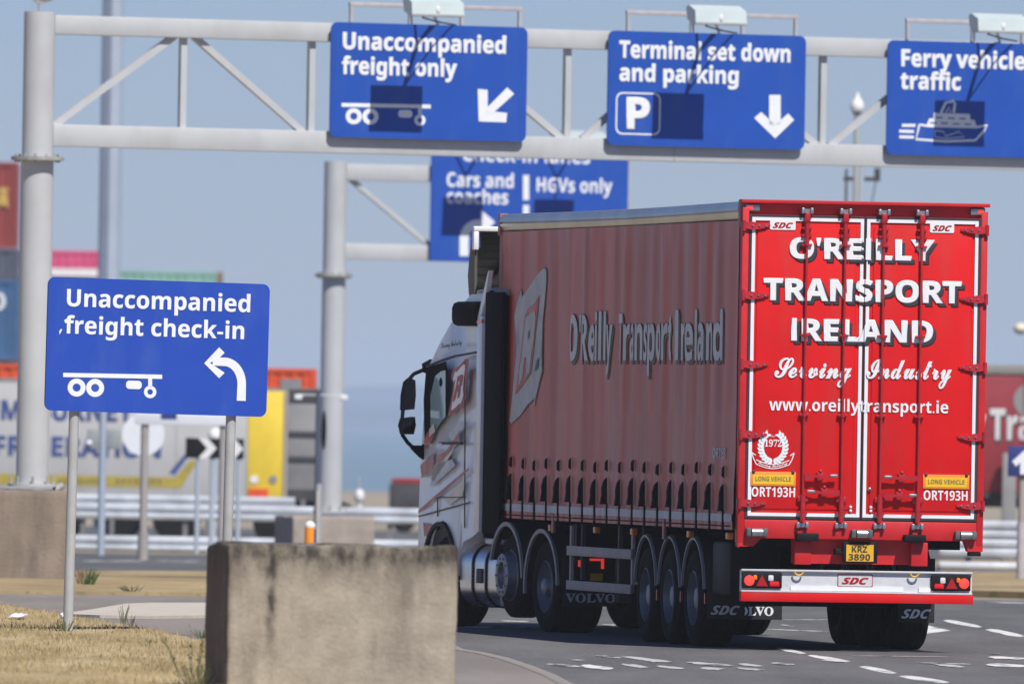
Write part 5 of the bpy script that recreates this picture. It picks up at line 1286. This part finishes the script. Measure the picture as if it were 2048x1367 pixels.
# ------------------------------------------------------------------ posts, masts, small signs
def pole(name, label, cat, px, y_top, Y, r, mat_, y_base=None, r1=None):
    g0 = gh(Y); p = at(px, y_top, Y); H = p.z-g0
    t = thing(name, label, cat, (p.x, Y, g0)); MB().tube((0, 0, -.2), (0, 0, H), r, r1 or r, n=16).build('pole', mat_, t); return t, H
t, H = pole('high_mast', 'tall pale lighting mast rising behind the near gantry', 'light mast', 234, -420, 400, .30, 'mast_pale', r1=.27)
MB().tube((0, 0, H), (0, 0, H+.25), .8, n=16).build('head_ring', 'mast_pale', t)
for i in range(6):
    a = i*math.pi/3; MB().box(-.3, .3, -.2, .2, -.1, .1, .03, Matrix.Translation((.95*math.cos(a), .95*math.sin(a), H+.1))).build('floodlight', 'lamp_body', t)
MB().box(-.05, .05, -.36, -.29, .6, H-.2).build('cable_tray', 'mast_pale', t)
# white direction sign on two posts below the check-in sign
DS = 272.0
t, H = pole('direction_sign', 'white direction sign with a small blue square, on two posts under the check-in sign', 'road sign', 290, 838, DS, .07, 'post_brown')
ox = t.location.x; MB().tube((0, 0, -.1), (0, 0, .50), .095, n=12).build('post_sleeve', 'post_brown', t)
a = at(270, 848, DS); b = at(464, 800, DS); MB().box(a.x-ox, b.x-ox, -.10, -.072, a.z-gh(DS), b.z-gh(DS), .01).build('sign_panel', 'sign_white', t)
p2 = at(446, 842, DS); MB().tube((p2.x-ox, 0, -.2), (p2.x-ox, 0, b.z-gh(DS)-.1), .06, n=14).build('post', 'post_brown', t)
q0 = at(322, 842, DS); MB().box(q0.x-ox, q0.x-ox+.28, -.106, -.101, q0.z-gh(DS)+.04, q0.z-gh(DS)+.22).build('blue_square', 'small_sign_blue', t)
# round sign seen from behind the direction sign
t, H = pole('round_sign', 'round white sign disc behind the brown post below the check-in sign', 'road sign', 287, 868, 290, .04, 'post_brown')
MB().tube((0, -.06, H), (0, -.04, H), .40, n=36).build('sign_disc', 'sign_white', t)
# grey back of a rectangular sign with a pale pole
t, H = pole('pale_pole', 'thin pale blue pole carrying a small grey panel left of the round sign', 'pole', 207, 780, 285, .07, 'mast_pale')
for x0, x1 in ((174, 199), (213, 242)):
    a = at(x0, 897, 285); b = at(x1, 858, 285); MB().box(a.x-t.location.x, b.x-t.location.x, -.03, 0, a.z-gh(285), b.z-gh(285), .01).build('grey_panel', 'sign_back', t)
MB().ball((at(178, 886, 285).x-t.location.x, -.06, at(178, 886, 285).z-gh(285)), .06, 10).build('lamp', 'litter', t)
# chevron board
CY = 296.0; a = at(371, 915, CY); b = at(488, 877, CY); g0 = gh(CY)
t = thing('chevron_board', 'black board with white chevrons pointing right, on two thin posts', 'road sign', (a.x, CY, g0))
W = b.x-a.x; z0, z1 = a.z-g0, b.z-g0
MB().box(0, W, -.03, 0, z0, z1, .005).build('board', 'black', t)
for k in range(2):
    x = W*(.22+.46*k); w_ = W*.16; hh = (z1-z0)/2
    flat(t, 'chevron', [(x, z1), (x+w_, z1), (x+w_*1.95, z0+hh), (x+w_, z0), (x, z0), (x+w_*.95, z0+hh)], -.034, 'litter')
for px in (396, 425, 478): x = at(px, 900, CY).x-a.x; MB().tube((x, .03, -.2), (x, .03, z1), .045, n=10).build('post', 'mast_pale', t)
# cctv dome on short pole behind chevron
t, H = pole('camera_pole', 'white domed camera on a short pole above the chevron board', 'camera', 431, 880, 305, .05, 'mast_pale')
MB().ball((0, 0, H+.08), (.16, .16, .17), 14).build('dome', 'litter', t)
# slate upright standing in for the shaded left edge of the far gantry post with a signal board edge-on and a cross arm
t, H = pole('shade_column', 'slim slate-blue upright standing in for the shaded post edge, with small white cameras just left of the far gantry post', 'pole', 637, 785, 276, .045, 'container_slate')
MB().ball((.11, -.02, at(646, 860, 276).z-gh(276)), (.045, .10, .36), 16).build('speaker', 'black', t)
za = at(650, 789, 276).z-gh(276); MB().box(-.35, .48, -.01, .01, za-.012, za+.006).build('cross_arm', 'litter', t)
for x in (-.36, .46): MB().box(x-.07, x+.07, -.12, .06, za-.10, za+.0, .02).build('camera', 'litter', t)
MB().tube((.03, 0, 0), (.03, 0, 1.4), .06).build('shade_column_sleeve', 'post_grey', t)
# cctv mast over the trailer roof
t, H = pole('camera_mast', 'slender mast topped with a white domed camera between the second and third lane signs', 'camera mast', 1714, 226, 300, .055, 'post_grey')
MB().lathe([(0, .05), (.02, .10), (.06, .13), (.16, .135), (.24, .10), (.30, .05), (.34, .045), (.40, .03), (.40, 0)], (0, 0, H), 'Z', 20).build('dome', 'litter', t)
MB().tube((0, 0, H-.02), (0, 0, H+.01), .09).build('dome_collar', 'dark_grey', t)
t, H = pole('aerial_mast', 'thin dark mast with brackets rising over the trailer roof', 'mast', 1693, 338, 305, .025, 'dark_grey')
x1 = at(1722, 360, 305).x-t.location.x; zt = at(1722, 358, 305).z-gh(305)
MB().tube((x1, 0, 0), (x1, 0, H+.1), .07, n=10).build('pole', 'mast_pale', t)
MB().box(x1-.35, x1+.30, -.03, .03, zt-.04, zt+.04).box(x1+.26, x1+.38, -.05, .05, zt-.04, zt+.22).build('bracket', 'dark_grey', t)
MB().path([(x1, 0, zt-1.0), (x1+.2, 0, zt-.6), (x1+.3, 0, zt)], .012).build('cable', 'dark_grey', t)
# low white bollard far behind
t, H = pole('marker_post', 'small white marker post on the far ground right of the far gantry', 'post', 719, 992, 330, .05, 'litter')
MB().ball((0, 0, H), (.11, .11, .16), 12).build('head', 'litter', t); MB().tube((-.02, 0, H+.1), (-.02, 0, H+.42), .02).build('rod', 'pinkish_rail', t)
# orange and white bollard in front of the tan block
BY = 215.0; p = at(620, 1050, BY); t = thing('reflective_bollard', 'orange bollard with a white cap peeping over the foreground block', 'bollard', (p.x, BY, gh(BY)))
hb_ = p.z-gh(BY)
MB().tube((0, 0, 0), (0, 0, hb_-.02), .075, n=16).build('body', 'bollard_orange', t); MB().ball((0, 0, hb_-.01), (.078, .078, .075), 14).build('cap', 'litter', t)
MB().box(.06, .09, -.05, .05, 0, hb_-.05, .01).build('reflector', 'small_sign_blue', t)
t, H = pole('thin_post', 'thin grey post right of the orange bollard', 'post', 636, 980, 225, .035, 'post_grey')
# right edge: blue arrow sign on a pale post, cream lamp head
AY = 246.0; t, H = pole('arrow_sign', 'dark blue sign with a white up arrow on a pale post at the right edge', 'road sign', 2046, 893, AY, .06, 'post_brown')
a = at(2015, 952, AY); b = at(2100, 892, AY); ox = t.location.x; g0 = gh(AY)
MB().box(a.x-ox, b.x-ox, -.10, -.07, a.z-g0, b.z-g0, .01).build('sign_panel', 'small_sign_blue', t)
f = lambda px, py: (at(px, py, AY).x-ox, at(px, py, AY).z-g0)
flat(t, 'arrow', [f(*q) for q in ((2024, 922), (2048, 900), (2072, 922), (2064, 932), (2056, 924), (2056, 948), (2040, 948), (2040, 924), (2032, 932))], -.104, 'sign_white')
MB().tube((0, 0, -.1), (0, 0, 1.0), .075, n=14).build('post_sleeve', 'pinkish_rail', t)
t, H = pole('street_lamp', 'street lamp with a cream head at the right edge', 'street lamp', 2066, 662, 340, .07, 'post_grey')
MB().tube((0, 0, H), (-.1, 0, H+.05), .04).build('arm', 'post_grey', t); MB().ball((-.28, 0, H+.05), (.16, .22, .13), 14).build('lamp_head', 'cream_lamp', t)

# ------------------------------------------------------------------ gull on the gantry post
gp_ = GP.o + Vector((-.06, 0, g1b[1]+.02)); zt = at(80, 24, G1Y).z
gull = thing('gull', 'white gull standing on top of the near gantry post', 'gull', (at(78, 24, G1Y).x, G1Y, zt), (0, 0, R(8)))
mb = MB(); ms = [(-.21, .012, .19), (-.15, .04, .185), (-.06, .075, .175), (.03, .080, .18), (.10, .058, .215), (.135, .038, .26), (.155, .036, .29), (.19, .032, .305), (.215, .012, .30)]
rings = []
for x, r, z in ms: rings.append([mb.bm.verts.new((-x, r*math.cos(2*math.pi*i/12), z+r*math.sin(2*math.pi*i/12))) for i in range(12)])
for a, b in zip(rings, rings[1:]):
    for i in range(12): mb.bm.faces.new((a[i], a[(i+1) % 12], b[(i+1) % 12], b[i]))
mb.bm.faces.new(rings[0]); mb.bm.faces.new(rings[-1]); mb.build('body', 'bird_white', gull)
for s_ in (-1, 1):
    MB().ball((.07, s_*.068, .195), (.15, .02, .05), 14).build('wing', 'bird_grey', gull)
    MB().tube((-.0, s_*.03, 0), (-.005, s_*.03, .11), .006, n=6).box(-.05, .01, s_*.03-.02, s_*.03+.02, 0, .006).build('leg', 'bird_leg', gull)
    MB().ball((-.185, s_*.028, .312), .006, 6).build('eye', 'black', gull)
MB().tube((-.215, 0, .298), (-.265, 0, .29), .010, .003, n=8).build('beak', 'ring_yellow', gull)

# ------------------------------------------------------------------ grass, weeds, litter
def blades(name, region, n, hmin, hmax, material, off, seed, wid=.006, clump=None):
    rnd = random.Random(seed); V = []; F = []
    (xa, xb, ya, yb) = region
    for i in range(n):
        if clump: cx_, cy_ = clump; x = rnd.gauss(cx_, (xb-xa)/2); y = rnd.gauss(cy_, (yb-ya)/2)
        else: x = rnd.uniform(xa, xb); y = rnd.uniform(ya, yb)
        if not clump and not inside(x, y): continue
        if not clump and noise.noise(Vector((x*1.3, y*.5, 0))) < rnd.uniform(-.6, .3): continue
        h = rnd.uniform(hmin, hmax); a = rnd.uniform(0, 6.28); w_ = wid*rnd.uniform(.6, 1.3); l = rnd.uniform(.1, .8)*h; b = rnd.uniform(0, 6.28)
        z = gh(y)+off; k = len(V); c, s_ = math.cos(a)*w_, math.sin(a)*w_
        V += [(x-c, y-s_, z), (x+c, y+s_, z), (x+l*math.cos(b), y+l*math.sin(b), z+h)]; F.append((k, k+1, k+2))
    me = bpy.data.meshes.new(name); me.from_pydata(V, [], F); me.materials.append(M[material]); o = bpy.data.objects.new(name, me); COL.objects.link(o)
    return o
VP = [gp(x, y, .15).xy for x, y in ((-900, 1192), (-300, 1197), (0, 1207), (180, 1237), (300, 1257), (415, 1282), (520, 1305), (620, 1345), (680, 1400), (700, 1600), (700, 2600), (-3000, 2600))]
def inside(x, y, P=VP):
    r_ = False; j = len(P)-1
    for i in range(len(P)):
        if (P[i].y > y) != (P[j].y > y) and x < (P[j].x-P[i].x)*(y-P[i].y)/(P[j].y-P[i].y)+P[i].x: r_ = not r_
        j = i
    return r_
g_ = blades('dry_grass', (-7.5, -2.2, 118, 205), 120000, .015, .065, 'grass_blade', .14, 3, .005); tag(g_, 'short dry tan grass on the near verge', 'grass', kind='stuff')
def weed(label, px, py, off, h, n, spread, m_, wid=.008, seed=1):
    p = gp(px, py, off); rnd = random.Random(seed)
    t = thing('weed', label, 'weed', (p.x, p.y, p.z)); mb = MB(); lf = MB()
    for i in range(n):
        a = rnd.uniform(0, 6.28); d = rnd.uniform(0, spread)*.4; hh = h*rnd.uniform(.5, 1); e = rnd.uniform(.1, .5)*spread
        b0 = Vector((d*math.cos(a), d*math.sin(a), 0)); b1 = b0+Vector((e*math.cos(a), e*math.sin(a), hh)); mid = (b0+b1)/2+Vector((0, 0, hh*.08))
        mb.tube(b0, mid, wid*.5, wid*.4, 5, False); mb.tube(mid, b1, wid*.4, wid*.15, 5, False)
        for k in range(4):
            q = b0.lerp(b1, rnd.uniform(.3, 1)); dr = Vector((rnd.uniform(-1, 1), rnd.uniform(-1, 1), rnd.uniform(.0, 1))).normalized()*h*.12; s_ = Vector((dr.y, -dr.x, 0)).normalized()*h*.022
            lf.poly([q, q+dr*.5+s_, q+dr, q+dr*.5-s_])
    mb.build('stems', m_, t); lf.build('leaves', m_, t); return t
weed('green weed clump at the foot of the left plinth beside the sign post', 172, 1168, .10, .24, 26, .30, 'weed_green', .014, 1)
weed('rusty brown dock stems beside the green weed clump', 163, 1166, .10, .28, 10, .22, 'weed_rust', .012, 2)
weed('olive weed tuft at the base of the sign post', 128, 1262, .15, .13, 24, .25, 'weed_olive', .008, 3)
weed('small grey-green weed at the path edge left of the block', 246, 1246, .15, .20, 9, .12, 'weed_olive', .008, 4)
weed('second small weed farther right along the path edge', 262, 1250, .15, .13, 8, .1, 'weed_olive', .008, 5)
weed('tall thin weed stalks leaning beside the foreground block', 385, 1352, .15, .46, 12, .62, 'weed_olive', .007, 6)
weed('low green weed tuft against the foreground block', 402, 1275, .15, .10, 16, .16, 'weed_green', .008, 7)
weed('weed clump at the lower corner of the foreground block', 395, 1372, .15, .22, 26, .32, 'weed_olive', .008, 8)
weed('green tuft on the brown middle verge', 262, 1182, .10, .09, 22, .3, 'weed_olive', .01, 9)
weed('thin weed on the right verge near the barrier', 2010, 1140, .10, .25, 10, .2, 'weed_olive', .012, 10)
for i, (px, py, s_, lb) in enumerate(((36, 1236, .10, 'larger white scrap of litter on the dry grass'), (127, 1234, .045, 'smaller white scrap of litter beside the sign post'))):
    p = gp(px, py, .17); mb = MB(); rnd = random.Random(i+3)
    mb.ball((0, 0, .02), (s_, s_*1.3, .03), 10)
    for v in mb.bm.verts: v.co += Vector((noise.noise(v.co*30), noise.noise(v.co*31+Vector((3, 0, 0))), noise.noise(v.co*29)))*s_*.35
    o = mb.build('litter', 'litter', None); o.location = p; tag(o, lb, 'litter')

# ------------------------------------------------------------------ air
hz = MB().box(-9000, 9000, -300, 11500, -6.5, 46).build('haze', None, None, smooth=False); hz['kind'] = 'stuff'
hz['label'] = 'thin pale haze over the port'
hm = bpy.data.materials.new('haze'); hm.use_nodes = True; nn = hm.node_tree.nodes; nn.clear()
pv = nn.new('ShaderNodeVolumePrincipled'); pv.inputs['Color'].default_value = (.80, .88, 1, 1); pv.inputs['Density'].default_value = 1.35e-4; pv.inputs['Anisotropy'].default_value = 0.1
oo = nn.new('ShaderNodeOutputMaterial'); hm.node_tree.links.new(pv.outputs[0], oo.inputs['Volume']); hz.data.materials.append(hm)
